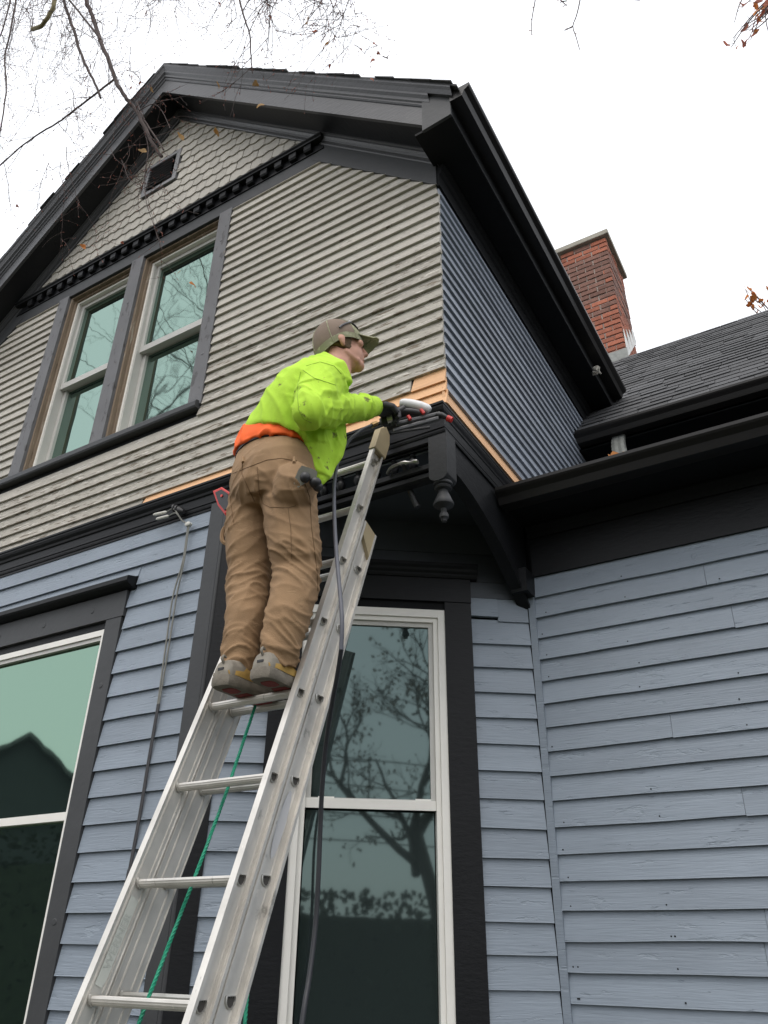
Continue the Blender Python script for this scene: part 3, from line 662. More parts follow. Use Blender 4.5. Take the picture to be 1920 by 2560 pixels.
# end caps
for s in (1, -1):
    xw = XW if s > 0 else XV; m = MB(); x0, x1 = (xw - .006, xw + .027) if s > 0 else (xw - .027, xw + .006)
    pr = [(-.045, 2.19), (.050, 2.215), (.050, 2.32), (.030, 2.375), (-.012, 2.392), (-.045, 2.33)]
    rs = []
    for (x, k_) in ((x0, .94), (x0 + .004, 1.0), (x1 - .004, 1.0), (x1, .94)):
        rs.append([LF.P(x, 2.29 + (a - 2.29) * k_, t * k_) for t, a in pr])
    m.rings(rs); m.build('end_cap', M['tan'], ladder)
    m = MB(); x0, x1 = (xw - .001, xw + .0215) if s > 0 else (xw - .0215, xw + .001)
    m.rings([[LF.P(x, a, t) for t, a in ((BT - BHD, 1.74), (BT + BHD + .003, 1.66), (BT + BHD + .003, 1.80), (BT - BHD, 1.805))] for x in (x0 + .003, x1 - .003)])
    m.build('rail_plug', M['tan'], ladder)
# label on the left rail, oval sticker on the right one
m = MB(); la = [(.035, -.016), (.035, .012), (.060, .018), (.265, .018), (.268, -.016)]
m.add([LF.P(XV + .0018, a, t - .001) for a, t in la], [(0, 1, 2, 3, 4)]); m.build('rail_label', M['label'], ladder)
fc = bpy.data.curves.new('label_text', 'FONT'); fc.body = 'WERNER'; fc.size = .036; fc.align_x = 'CENTER'; fc.align_y = 'CENTER'; fc.fill_mode = 'NONE'; fc.bevel_depth = .00035; fc.bevel_resolution = 0
fo = bpy.data.objects.new('label_text', fc); COL.objects.link(fo); dg = bpy.context.evaluated_depsgraph_get(); dg.update()
fme = bpy.data.meshes.new_from_object(fo.evaluated_get(dg)); bpy.data.objects.remove(fo); fme.materials.clear(); fme.materials.append(M['labelink'])
xa, ya = Vector(lv), Vector(-ln); za = xa.cross(ya)
c0 = Vector(LF.P(XV + .0022, .15, 0)); mw = Matrix((( xa.x, ya.x, za.x, c0.x), (xa.y, ya.y, za.y, c0.y), (xa.z, ya.z, za.z, c0.z), (0, 0, 0, 1)))
link('label_text', fme, ladder, mw)
m = MB(); m.add([LF.P(XW + .0042, .515 + .105 * math.cos(a), BT + .019 * math.sin(a)) for a in np.linspace(0, 2 * math.pi, 29)[:-1]], [tuple(range(28))]); m.build('sticker', M['oval'], ladder)
for k in (2, 3, 4):     # rung lock brackets of the fly
    m = MB(); lbox(m, XW - .03, XW - .004, k * .3048 - .06, k * .3048 - .02, .03, .075); 
    if k == 3: m.build('rung_lock', M['alu_dull'], ladder)
for s in (1, -1):
    xw = XW if s > 0 else XV; m = MB(); lbox(m, xw - .02, xw + .02, -1.60, -1.53, BT - .06, BT + .05); m.build('foot', M['blackplastic'], ladder)
# ropes
def twisted(name, pts, r, mat, turns=90):
    P = [Vector(p) for p in pts]; m = MB(); dense = []
    for i in range(len(P) - 1):
        n_ = max(2, int((P[i + 1] - P[i]).length / .006))
        for j in range(n_): dense.append(P[i].lerp(P[i + 1], j / n_))
    dense.append(P[-1])
    for st in range(3):
        q = []
        for i, p in enumerate(dense):
            t = (dense[min(i + 1, len(dense) - 1)] - dense[max(i - 1, 0)]).normalized(); a = t.orthogonal().normalized(); b = t.cross(a)
            an = i * .006 * turns * 2 + st * 2.094; q.append(p + (a * math.cos(an) + b * math.sin(an)) * r * .55)
        m.tube(q, r * .62, 5)
    return m.build(name, mat, None, True)
rp = twisted('rope', [(-1.750, 2.055, .735), (-1.749, 1.952, .429), (-1.749, 1.886, .255), (-1.752, 1.841, .135), (-1.756, 1.792, .004), (-1.760, 1.728, -.167), (-1.764, 1.60, -.50), (-1.77, 1.30, -1.2)], .0052, M['rope'])
tag(rp, 'twisted green rope hanging down the middle of the ladder', 'rope', 'green ladder rope')
q = [at(636, 2300, 1, 2.02), at(625, 2400, 1, 1.98), at(612, 2560, 1, 1.92)]
rp = twisted('rope', [np.array(q[0]) + np.array([.01, .02, .12]), q[0], q[1], q[2], np.array(q[2]) - np.array([0, .10, .35])], .0052, M['rope'])
tag(rp, 'short green rope end behind the right rail of the ladder', 'rope', 'green ladder rope')
# air hose
hp = [at(938, 1060, 1, 2.345), at(905, 1075, 1, 2.29), at(870, 1105, 1, 2.22), at(846, 1150, 1, 2.17), at(836, 1210, 1, 2.12), at(836, 1290, 1, 2.07), at(841, 1380, 1, 2.03), at(849, 1470, 1, 2.0), at(855, 1550, 1, 1.98), at(853, 1625, 1, 1.985)]
hp2 = [at(853, 1625, 1, 1.985), at(843, 1690, 1, 2.02), at(828, 1770, 1, 2.07), at(815, 1860, 1, 2.12), at(806, 1960, 1, 2.15), at(801, 2060, 1, 2.17), at(796, 2190, 1, 2.18), at(788, 2320, 1, 2.18), at(772, 2450, 1, 2.15), at(752, 2580, 1, 2.1)]
def smooth_path(pts, n=6):
    P = [Vector(p) for p in pts]; out_ = []
    for i in range(len(P) - 1):
        p0, p1, p2, p3 = P[max(i - 1, 0)], P[i], P[i + 1], P[min(i + 2, len(P) - 1)]
        for j in range(n):
            t = j / n; out_.append(.5 * ((2 * p1) + (p2 - p0) * t + (2 * p0 - 5 * p1 + 4 * p2 - p3) * t * t + (3 * p1 - p0 - 3 * p2 + p3) * t ** 3))
    return out_ + [P[-1]]
hs = thing('air_hose', 'grey-blue rubber air hose running from the nail gun down past the ladder', 'hose', tuple(hp2[-1]))
m = MB(); m.tube(smooth_path(hp), .0075, 10); m.build('upper_run', M['hose'], hs, True)
e = Vector(hp2[-1]); m = MB(); m.tube(smooth_path(hp2 + [e + Vector((0, -.1, -.6)), e + Vector((.05, -.2, -1.26))]), .0078, 10); m.build('lower_run', M['hose_dark'], hs, True)
m = MB(); h0 = Vector(hp[0]); h1 = (Vector(hp[0]) - Vector(hp[1])).normalized(); m.tube([h0 - h1 * .022, h0 - h1 * .005, h0 + h1 * .012], [.011, .012, .010], 8); m.build('fitting', M['brass'], hs, True)
# service drop on the front wall
sv = thing('service_cable', 'pair of thin service wires hanging from a knob on the blue front wall', 'cable', (-2.8, 2.57, .1))
for dx, mt in ((-.006, 'cable'), (.006, 'cable')):
    pts = [at(471, 1313, 1, 2.555), at(459, 1400, 1, 2.562), at(437 + (3 if dx > 0 else -3), 1490, 1, 2.566), at(421 + (2 if dx > 0 else -3), 1600, 1, 2.57), at(396, 1760, 1, 2.574)]
    pts = [Vector(p) + Vector((dx * .7, 0, 0)) for p in pts]; m = MB(); m.tube(smooth_path(pts), .0042, 6); m.build('wire', M['cable'], sv, True)
    pts2 = [at(396, 1760, 1, 2.574), at(372, 1900, 1, 2.576), at(349, 2040, 1, 2.577), at(325, 2170, 1, 2.577), at(308, 2260, 1, 2.577)]; pts2 = [Vector(p) + Vector((dx * .7, 0, 0)) for p in pts2]
    pts2.append(pts2[-1] + Vector((0, 0, -1.2))); m = MB(); m.tube(smooth_path(pts2), .0046, 6); m.build('wire', M['cable_dark'], sv, True)
k0 = Vector(at(471, 1311, 1, 2.555)); m = MB(); m.rings([[k0 + Vector((.019 * math.cos(a) * s_, -.012 + h, .013 * math.sin(a) * s_)) for a in np.linspace(0, 2 * math.pi, 9)[:-1]] for h, s_ in ((0, .7), (.003, 1), (.022, 1), (.028, .6))]); m.build('cable_clamp', M['ceramic'], sv, True)
m = MB(); c1 = Vector(at(437, 1272, 1, 2.545)); m.rings([[c1 + Vector((.028 * i - .0, .010 * i, -.012 * i)) + Vector((.004 * 0, .026 * math.cos(a) * r_, .026 * math.sin(a) * r_)) for a in np.linspace(0, 2 * math.pi, 13)[:-1]] for i, r_ in ((-.2, .5), (0, 1), (.25, 1), (.3, .7), (.5, .7), (.55, 1), (.8, 1), (.85, .7), (1.05, .7), (1.1, .95), (1.4, .8), (1.9, .45))]); m.build('insulator', M['blackplastic'], sv, True)
for (a, b) in (((384, 1287), (417, 1280)), ((391, 1298), (422, 1290))):
    p, q = Vector(at(*a, 1, 2.53)), Vector(at(*b, 1, 2.53)); m = MB(); m.tube([p, p.lerp(q, .1), p.lerp(q, .9), q], [.005, .0085, .0085, .005], 8); m.build('splice', M['ceramic'], sv, True)
    m = MB(); m.tube(smooth_path([q, q + Vector((.05, 0, .004)), k0 + Vector((-.05, 0, .035)), k0 + Vector((-.005, 0, .01))]), .0036, 6); m.build('lead', M['cable'], sv, True)
# hammer hung in the spindles
hm = thing('hammer', 'claw hammer hooked over the rail between the black spindles', 'hammer', tuple(at(1012, 1168, 1, 2.572)))
def hpt(px, py, y=2.572): return Vector(at(px, py, 1, y))
m = MB(); rs = []
for (px, py, w_, d_) in ((968, 1186, .003, .012), (975, 1173, .005, .013), (986, 1166, .007, .012), (998, 1161, .009, .010), (1004, 1159, .011, .011), (1015, 1157, .011, .011), (1019, 1157, .008, .009), (1028, 1157, .0075, .0085), (1034, 1155, .011, .012), (1043, 1154, .012, .013), (1045, 1154, .010, .011)):
    c_ = hpt(px, py); rs.append([c_ + Vector((0, -d_ if math.cos(a) > 0 else d_, 0)) * abs(math.cos(a)) + Vector((0, 0, w_ * math.sin(a))) for a in np.linspace(0, 2 * math.pi, 9)[:-1]])
m.rings(rs); m.build('head', M['steel'], hm, True)
m = MB(); m.tube([hpt(1009, 1160), hpt(1014, 1180, 2.60), hpt(1024, 1225, 2.655), hpt(1033, 1245, 2.67), hpt(1044, 1268, 2.68)], [.011, .010, .013, .015, .015], 8); m.build('handle', M['blackplastic'], hm, True)
# leaf in the gutter, elbow of the upper downspout, bird-nest scrap at the soffit
def leafmesh(name, mat, s=1.0, lobes=3, curl=.25):
    m = MB(); pts = [(0, 0)]; 
    rim = []
    for i in range(13):
        a = -.2 + (math.pi + .4) * i / 12; r = .55 + .10 * math.cos(lobes * 2 * (a - math.pi / 2)) + .16 * math.sin(a); rim.append((r * math.cos(a), r * math.sin(a)))
    V = [(0, -.15, 0)] + [(x * s, y * s, curl * s * (x * x + .5 * y * y)) for x, y in rim]; V[0] = (0, -.12 * s, 0)
    V += [(v[0], v[1], v[2] - .012 * s) for v in V]; n = 14
    F_ = [(0, i, i + 1) for i in range(1, 13)] + [(n, n + i + 1, n + i) for i in range(1, 13)] + [(i, n + i, n + i + 1, i + 1) for i in range(0, 13)] + [(13, n + 13, n, 0)]
    m.add(V, F_); m.tube([(0, -.1 * s, 0), (0, -.45 * s, -.05 * s), (.05 * s, -.8 * s, 0)], [.012 * s, .01 * s, .008 * s], 4)
    return m.mesh(name, mat)
def leaf_mat(name, col):
    m = pm(name, col, .7, .2, .25, (30, 30, 30), .2); N = m.node_tree.nodes; L = m.node_tree.links; b_ = N['Principled BSDF']; o_ = N['Material Output']
    tr_ = N.new('ShaderNodeBsdfTranslucent'); mx = N.new('ShaderNodeMixShader'); mx.inputs[0].default_value = .5
    L.new(b_.inputs['Base Color'].links[0].from_socket, tr_.inputs['Color']); L.new(b_.outputs[0], mx.inputs[1]); L.new(tr_.outputs[0], mx.inputs[2]); L.new(mx.outputs[0], o_.inputs['Surface']); return m
M['leaf_orange'] = leaf_mat('dry_orange_leaf', (.60, .25, .06)); M['leaf_red'] = leaf_mat('dry_red_leaf', (.48, .17, .10)); M['leaf_tan'] = leaf_mat('dry_tan_leaf', (.46, .29, .11)); M['leaf_brown'] = pm('dry_brown_leaf', (.14, .085, .04), .8, .1, .2)
lo = link('maple_leaf', leafmesh('maple_leaf', M['leaf_orange'], .075, 3, .7)); lo.matrix_world = Matrix.Translation(at(1547, 1150, 1, 3.185)) @ Matrix.Rotation(.5, 4, 'Z') @ Matrix.Rotation(1.1, 4, 'X') @ Matrix.Rotation(.3, 4, 'Z'); tag(lo, 'curled orange maple leaf caught in the lower gutter', 'leaf')
lo = link('dry_leaf', leafmesh('dry_leaf', M['leaf_tan'], .02, 2, .6)); lo.matrix_world = Matrix.Translation(at(1617, 1131, 1, 3.16)) @ Matrix.Rotation(1.3, 4, 'X'); tag(lo, 'tiny dry leaf sticking up from the lower gutter', 'leaf')
m = MB(); pth = smooth_path([at(1549, 1085, 1, 4.88), at(1546, 1105, 1, 4.82), at(1550, 1130, 1, 4.72), at(1566, 1158, 1, 4.60), at(1590, 1190, 1, 4.5)]); rs = []
for i, p in enumerate(pth):
    rs.append([p + Vector((.046 * sx * (1 - .06 * ((j + i) % 2)), 0, 0)) + Vector((0, .03 * sy, .012 * sy)) for j, (sx, sy) in enumerate(((-1, -1), (-.5, -1.15), (0, -1), (.5, -1.15), (1, -1), (1.1, 0), (1, 1), (-1, 1), (-1.1, 0)))])
m.rings(rs); m.build('downspout_elbow', M['greymetal'], house)
m = MB(); c_ = Vector(at(1490, 925, 2, 3.868)); 
for i in range(7): m.tube([c_ + Vector((random.uniform(-.03, .03), random.uniform(-.04, .04), .0)), c_ + Vector((random.uniform(-.03, .03), random.uniform(-.04, .04), -.035))], [.016, .005], 5)
tag(m.build('nest_scrap', M['scale']), 'small whitish scrap stuck under the dark side eave', 'scrap')
# ================================================================ the worker
M['skin'] = pm('skin', (.52, .27, .19), .55, 0, .10, (30, 30, 30), .15, (200, 200, 200))
M['hair'] = pm('short_brown_hair', (.12, .075, .04), .8, 0, .25, (80, 80, 80), .6, (300, 300, 300))
M['neon'] = pm('neon_yellow_fleece', (.44, .70, .045), .85, 0, .10, (8, 8, 8), .25, (160, 160, 160),
               peel=[((.13, .14, .035), (15, 15, 15), .62, .06), ((.22, .12, .05), (30, 30, 40), .72, .03)])
M['orange'] = pm('orange_shirt', (.95, .14, .02), .8, 0, .06, (20, 20, 20), .2, (160, 160, 160))
M['duck'] = pm('brown_duck_canvas', (.275, .170, .088), .85, 0, .13, (9, 9, 9), .35, (300, 300, 300), peel=[((.30, .19, .10), (14, 14, 30), .58, .1)])
M['duck_seam'] = pm('canvas_seam', (.15, .085, .038), .85, 0, .1, bump=.2)
M['cap_mesh'] = pm('brown_cap_mesh', (.20, .15, .115), .9, 0, .1, (30, 30, 30), .5, (500, 500, 500))
M['cap_camo'] = pm('camo_cap_cloth', (.24, .24, .145), .85, 0, .1, (30, 30, 30), .3, (300, 300, 300), peel=[((.33, .33, .22), (22, 22, 22), .52, .05), ((.14, .17, .08), (18, 18, 18), .60, .04)])
M['shoe_grey'] = pm('grey_shoe_mesh', (.215, .195, .16), .8, 0, .2, (40, 40, 40), .3, (300, 300, 300))
M['shoe_yellow'] = pm('yellow_suede', (.40, .25, .065), .85, 0, .2, (30, 30, 30), .3, (300, 300, 300))
M['sole'] = pm('worn_rubber_sole', (.17, .15, .12), .8, 0, .25, (40, 40, 40), .6, (250, 250, 250))
M['sole_red'] = pm('red_rubber', (.20, .025, .022), .7, 0, .2, (40, 40, 40), .2)
M['glove'] = pm('black_glove', (.022, .022, .026), .6, 0, .2, (40, 40, 40), .5, (300, 300, 300))
M['eye'] = pm('eye', (.6, .58, .55), .2, 0, 0, bump=0)
def V3(*a): return Vector(a)
def px(x, y, d): return Vector(at(x, y, 1, d))
def etube(m, st, seg=20):
    """st: (centre, side vector, radius along side, radius along the other axis); one lofted elliptical limb"""
    rs = []; n = len(st)
    for i, (c, s, ra, rb) in enumerate(st):
        t = (Vector(st[min(i + 1, n - 1)][0]) - Vector(st[max(i - 1, 0)][0])).normalized(); s = Vector(s); s = (s - t * s.dot(t)).normalized(); b = t.cross(s)
        rs.append([Vector(c) + s * (ra * math.cos(2 * math.pi * j / seg)) + b * (rb * math.sin(2 * math.pi * j / seg)) for j in range(seg)])
    m.rings(rs)
def blob(m, c, r, ax=None, seg=14):
    ax = ax or Matrix.Identity(3); rs = []
    for i in range(1, seg):
        th = math.pi * i / seg; rs.append([Vector(c) + ax @ Vector((r[0] * math.sin(th) * math.cos(2 * math.pi * j / 16), r[1] * math.sin(th) * math.sin(2 * math.pi * j / 16), r[2] * math.cos(th))) for j in range(16)])
    m.rings(rs)
def remesh(m, name, mat, vox, parent=None, smooth=4, disp=None, sub=0):
    me = bpy.data.meshes.new('tmp'); me.from_pydata(m.v, [], m.f); bm = bmesh.new(); bm.from_mesh(me); bmesh.ops.recalc_face_normals(bm, faces=bm.faces); bm.to_mesh(me); bm.free()
    o = bpy.data.objects.new('tmp', me); COL.objects.link(o)
    r = o.modifiers.new('r', 'REMESH'); r.mode = 'VOXEL'; r.voxel_size = vox; r.use_smooth_shade = True
    s = o.modifiers.new('s', 'SMOOTH'); s.iterations = smooth; s.factor = .5
    dg = bpy.context.evaluated_depsgraph_get(); dg.update(); me2 = bpy.data.meshes.new_from_object(o.evaluated_get(dg)); bpy.data.objects.remove(o)
    me2.name = name; me2.materials.clear(); 
    for q in (mat if isinstance(mat, (list, tuple)) else [mat]): me2.materials.append(q)
    if disp:
        n = len(me2.vertices); co = np.empty(n * 3); me2.vertices.foreach_get('co', co); co = co.reshape(-1, 3); no = np.empty(n * 3); me2.vertices.foreach_get('normal', no); no = no.reshape(-1, 3)
        d_ = np.array([disp(Vector(p), Vector(q)) for p, q in zip(co, no)]); co = co + no * d_[:, None]; me2.vertices.foreach_set('co', co.ravel()); me2.update()
    me2.polygons.foreach_set('use_smooth', [True] * len(me2.polygons))
    return link(name, me2, parent)
SP = V3(.985, -.17, 0)                     # pelvis right
ST = V3(.78, -.62, 0).normalized()         # chest right (turned towards the corner)
waist, pel = px(680, 1142, 1.98), px(684, 1200, 1.97)
RL_ = [px(716, 1235, 1.965), px(728, 1300, 1.965), px(737, 1375, 1.975), px(742, 1430, 1.995), px(733, 1490, 1.975), px(718, 1545, 1.955), px(702, 1620, 1.945), px(696, 1668, 1.955)]
LL_ = [px(641, 1235, 1.975), px(626, 1300, 1.98), px(622, 1375, 1.985), px(626, 1430, 2.0), px(622, 1490, 1.985), px(615, 1545, 1.965), px(601, 1630, 1.95), px(598, 1688, 1.96)]
TOR = [px(690, 1128, 1.985), px(718, 1085, 2.0), px(748, 1040, 2.01), px(785, 990, 2.025), px(815, 958, 2.035), px(838, 932, 2.045)]
HD = px(851, 868, 2.065)
fH = V3(.66, .75, .12).normalized(); uH = V3(-.10, -.05, 1); uH = (uH - fH * uH.dot(fH)).normalized(); rH = fH.cross(uH)
AH = Matrix((rH, fH, uH)).transposed()     # head axes: right, forward, up
SHR, ELB, WRI = px(806, 968, 1.925), px(776, 1028, 1.835), px(932, 1016, 2.225)
HND = px(966, 1026, 2.29)
SHL, ELL, WRL = TOR[3] - ST * .19 + V3(0, 0, .03), V3(-1.80, 2.17, 1.80), V3(-1.885, 2.33, 1.86)
def body_parts(m, k):
    etube(m, [(waist + V3(0, 0, .02), SP, .15 * k, .105 * k), (pel, SP, .165 * k, .115 * k), (pel - V3(0, 0, .08), SP, .15 * k, .11 * k)])
    for L_ in (RL_, LL_): etube(m, [(p, SP, r * k, r * k) for p, r in zip(L_, (.085, .08, .07, .058, .058, .055, .042, .038))])
    etube(m, [(TOR[0] - V3(0, 0, .04), SP, .15 * k, .105 * k)] + [(p, s, a * k, b * k) for p, s, a, b in zip(TOR, (SP, SP.lerp(ST, .3), SP.lerp(ST, .7), ST, ST, ST), (.15, .16, .175, .185, .13, .06), (.105, .115, .12, .115, .09, .06))])
    for (a, b, c_) in ((SHR, ELB, WRI), (SHL, ELL, WRL)):
        etube(m, [(a.lerp(TOR[3], .35), uH, .06, .06), (a, uH, .06, .06), (a.lerp(b, .5), uH, .048, .048), (b, uH, .042, .042), (b.lerp(c_, .4), uH, .042, .042), (c_, uH, .028, .026)])
def H(r, f, u): return HD + AH @ Vector((r, f, u))
bm_ = MB(); body_parts(bm_, 1.0)
etube(bm_, [(TOR[5] - V3(0, 0, .03), rH, .062, .066), (TOR[5].lerp(HD, .35), rH, .056, .062), (H(0, -.015, -.06), rH, .060, .068)])
blob(bm_, H(0, -.012, .022), (.077, .098, .095), AH); blob(bm_, H(0, .030, -.045), (.060, .066, .075), AH)     # skull, face
blob(bm_, H(0, .070, -.095), (.030, .026, .024), AH)                                                          # chin
etube(bm_, [(H(.048, -.005, -.065), uH, .018, .018), (H(.030, .055, -.092), uH, .016, .016), (H(0, .074, -.098), uH, .016, .016)]); etube(bm_, [(H(-.048, -.005, -.065), uH, .018, .018), (H(-.030, .055, -.092), uH, .016, .016), (H(0, .074, -.098), uH, .016, .016)])
etube(bm_, [(H(0, .086, .018), rH, .010, .010), (H(0, .098, -.008), rH, .012, .012), (H(0, .110, -.026), rH, .015, .013), (H(0, .092, -.036), rH, .016, .010)])   # nose
etube(bm_, [(H(-.034, .080, .028), uH, .010, .010), (H(0, .091, .030), uH, .010, .010), (H(.034, .080, .028), uH, .010, .010)])                                  # brow
etube(bm_, [(H(-.024, .083, -.058), uH, .007, .008), (H(0, .093, -.056), uH, .008, .009), (H(.024, .083, -.058), uH, .007, .008)])                               # lips
etube(bm_, [(H(-.02, .084, -.070), uH, .006, .008), (H(0, .091, -.069), uH, .007, .009), (H(.02, .084, -.070), uH, .006, .008)])
for s in (1, -1):
    blob(bm_, H(s * .045, .070, -.010), (.02, .018, .018), AH)                                                 # cheeks
    etube(bm_, [(H(s * .074, -.016, .000), fH, .013, .006), (H(s * .082, -.021, -.012), fH, .018, .007), (H(s * .083, -.020, -.028), fH, .017, .007), (H(s * .078, -.015, -.044), fH, .012, .007), (H(s * .070, -.010, -.056), fH, .008, .006)])
gh = {}
def hand(m, wr, d, palm_n, curl, k=1.0, fat=0.0):
    """palm with five separate bent fingers; d along the hand, palm_n out of the palm"""
    d = d.normalized(); n = (palm_n - d * palm_n.dot(d)).normalized(); s = d.cross(n)
    etube(m, [(wr - d * .02, s, .028 + fat, .024 + fat), (wr + d * .02, s, .032 + fat, .020 + fat), (wr + d * .055, s, .042 + fat, .018 + fat), (wr + d * .088, s, .040 + fat, .015 + fat)], 14)
    for i, (o_, l) in enumerate(((-.030, .068), (-.010, .078), (.010, .074), (.029, .058))):
        p = wr + d * .080 + s * o_; ang = 0; pts = [p]; dd = d
        for j, f in enumerate((.45, .32, .23)):
            ang += curl[j]; dd = d * math.cos(ang) + n * math.sin(ang); p = p + dd * (l * f * k); pts.append(p)
        etube(m, [(q, s, (.0095 - .0008 * j) + fat * .6, (.0095 - .0008 * j) + fat * .6) for j, q in enumerate(pts)], 10)
    p = wr + d * .025 - s * .030; q = p - s * .022 + d * .030 + n * .018; r = q + d * .022 + n * .022 + s * .004
    etube(m, [(p, n, .014 + fat, .013 + fat), (q, n, .012 + fat, .011 + fat), (r, n, .010 + fat * .6, .009 + fat * .6)], 10)
dR = (HND - WRI).normalized(); nR = V3(.25, .35, -1)
hand(bm_, WRI + dR * .01, dR, nR, (.75, .95, .7), 1, -.002)
dL = V3(-.02, .30, .95); nL = V3(.2, .9, -.3); hand(bm_, WRL, dL, nL, (.6, .9, .7), 1, -.002)
for L_, s in ((RL_, 1), (LL_, -1)):
    a = L_[-1]; etube(bm_, [(a, SP, .034, .036), (a + V3(.0, .0, -.025), SP, .030, .034)])
person = remesh(bm_, 'person', M['skin'], .0042, None, 5)
tag(person, 'person in neon yellow hoodie, tan trousers and cap standing on the ladder with nail gun', 'person')
for s in (1, -1):
    m = MB(); blob(m, H(s * .031, .079, .010), (.011, .009, .009), AH, 8); m.build('eye', M['eye'], person, True)
# hair under the cap
m = MB(); etube(m, [(H(0, -.012, .020), rH, .079, .099), (H(0, -.014, -.012), rH, .0785, .096), (H(0, -.022, -.050), rH, .068, .080)], 28)
blob(m, H(0, -.075, -.050), (.052, .030, .035), AH)
hv = [Vector(v) for v in m.v]
def hairok(v): l = AH.transposed() @ (v - HD); return l.y < .012 + .35 * (l.z + .0)
hm_ = remesh(m, 'hair', M['hair'], .006, person, 3)
bmx = bmesh.new(); bmx.from_mesh(hm_.data); bmesh.ops.delete(bmx, geom=[v for v in bmx.verts if not hairok(v.co) and (AH.transposed() @ (v.co - HD)).y > .03], context='VERTS'); bmx.to_mesh(hm_.data); bmx.free()
# ---- trousers
def fold(p, q, sc, sh, ph=0):
    v = mnoise.noise((p.x * sc[0] + ph, p.y * sc[1] + ph, p.z * sc[2] + p.x * sh[0] + p.y * sh[1])); r = max(0, 1 - abs(v) * 2.6); return r * r * 1.7 - .55
def sfold(p, sc, sh, ph=0): return mnoise.noise((p.x * sc[0] + ph, p.y * sc[1] + ph, p.z * sc[2] + p.x * sh[0] + p.y * sh[1]))
def tdisp(p, n):
    low = max(0, min(1, (1.02 - p.z) / .12)); knee = math.exp(-((p.z - 1.17) / .10) ** 2); seat = math.exp(-((p.z - 1.45) / .12) ** 2)
    side = -1 if p.x < -1.66 else 1
    d = .0080 * knee * fold(p, n, (9, 9, 26), (13 * side, 8)) + .0075 * low * fold(p, n, (10, 10, 27), (11 * side, 12), 3) + .0065 * seat * fold(p, n, (7, 7, 11), (12 * side, 5), 7)
    d += .0045 * fold(p, n, (6, 6, 17), (10 * side, -6), 11) * (1 if p.z < 1.6 else .3) + .005 * mnoise.noise((p.x * 9, p.y * 9, p.z * 7))
    return .62 * d - .002
m = MB()
etube(m, [(waist + V3(.004, 0, .012), SP, .172, .122), (waist - V3(0, 0, .03), SP, .180, .130), (px(683, 1195, 1.968), SP, .192, .148), (px(684, 1235, 1.965), SP, .190, .146), (px(680, 1262, 1.968), SP, .17, .12)], 28)
rr = (.102, .100, .094, .086, .083, .078, .066, .060); etube(m, [(p, SP, r, r * 1.05) for p, r in zip([RL_[0] + V3(0, 0, .03)] + RL_[1:], rr)], 24)
rl = (.097, .094, .088, .083, .079, .075, .063, .057); etube(m, [(p, SP, r, r * 1.05) for p, r in zip([LL_[0] + V3(0, 0, .03)] + LL_[1:], rl)], 24)
for q in (px(737, 1215, 1.90), px(640, 1218, 1.915)): blob(m, q, (.085, .085, .095))
tr = remesh(m, 'trousers', M['duck'], .0055, person, 3, tdisp)
# seams, pockets and belt follow the cloth: shrink onto the trousers
from mathutils.bvhtree import BVHTree
def bvh_of(o):
    me = o.data; return BVHTree.FromPolygons([v.co.copy() for v in me.vertices], [tuple(p.vertices) for p in me.polygons])
bt = bvh_of(tr)
def onto(bv, x, y, off=.001):
    d = Vector(RM @ np.array([x - 960.0, -(y - 1280.0), -F_PX])).normalized(); h = bv.ray_cast(Vector((0, 0, 0)), d)
    return None if h[0] is None else h[0] + h[1] * off
def strip(name, bv, pts, r, mat, parent, off=.0005):
    """a stitched seam or band lying on the cloth"""
    P = []
    for (a, b) in zip(pts[:-1], pts[1:]):
        n = max(2, int(math.hypot(b[0] - a[0], b[1] - a[1]) / 6))
        for i in range(n):
            q = onto(bv, a[0] + (b[0] - a[0]) * i / n, a[1] + (b[1] - a[1]) * i / n, off)
            if q is not None: P.append(q)
    if len(P) > 2:
        m = MB(); m.tube(P, r, 5); return m.build(name, mat, parent, True)
def c7(x, y): return (520 + .229 * x, 1140 + .229 * y)
strip('pocket_seam', bt, [c7(*p) for p in ((540, 120), (560, 400), (600, 520), (680, 560), (880, 565), (990, 530))], .0016, M['duck_seam'], tr)
strip('outseam', bt, [c7(*p) for p in ((1060, 310), (1110, 450), (1130, 780), (1165, 1050), (1190, 1260), (1200, 1500))], .0014, M['duck_seam'], tr)
strip('leg_seam', bt, [c7(*p) for p in ((875, 570), (905, 800), (915, 1150))], .0012, M['duck_seam'], tr)
strip('yoke_seam', bt, [c7(*p) for p in ((250, 200), (420, 130), (640, 45), (800, 25), (1000, 60))], .0014, M['duck_seam'], tr)
strip('seat_seam', bt, [c7(*p) for p in ((380, 10), (370, 190), (440, 350), (520, 520))], .0016, M['duck_seam'], tr)
strip('side_seam', bt, [c7(*p) for p in ((235, 380), (265, 620), (290, 780))], .0014, M['duck_seam'], tr)
for (x, y) in ((385, 5), (935, 10)):
    a, b = onto(bt, *c7(x, y + 15), .004), onto(bt, *c7(x + 5, y + 70), .004)
    if a and b: m = MB(); m.tube([a, b], .006, 6); m.build('belt_loop', M['duck'], tr)
m = MB(); etube(m, [(waist + V3(.004, 0, .004), SP, .177, .127), (waist + V3(.004, 0, .026), SP, .176, .126)], 32); m.build('belt', M['blackplastic'], tr, True)
m = MB(); hl = px(576, 1335, 1.98); m.tube(smooth_path([hl + V3(-.01, 0, .05), hl + V3(-.03, -.01, .02), hl + V3(-.025, -.01, -.03), hl + V3(.01, 0, -.05)]), .009, 6); m.build('hammer_loop', M['duck'], tr, True)
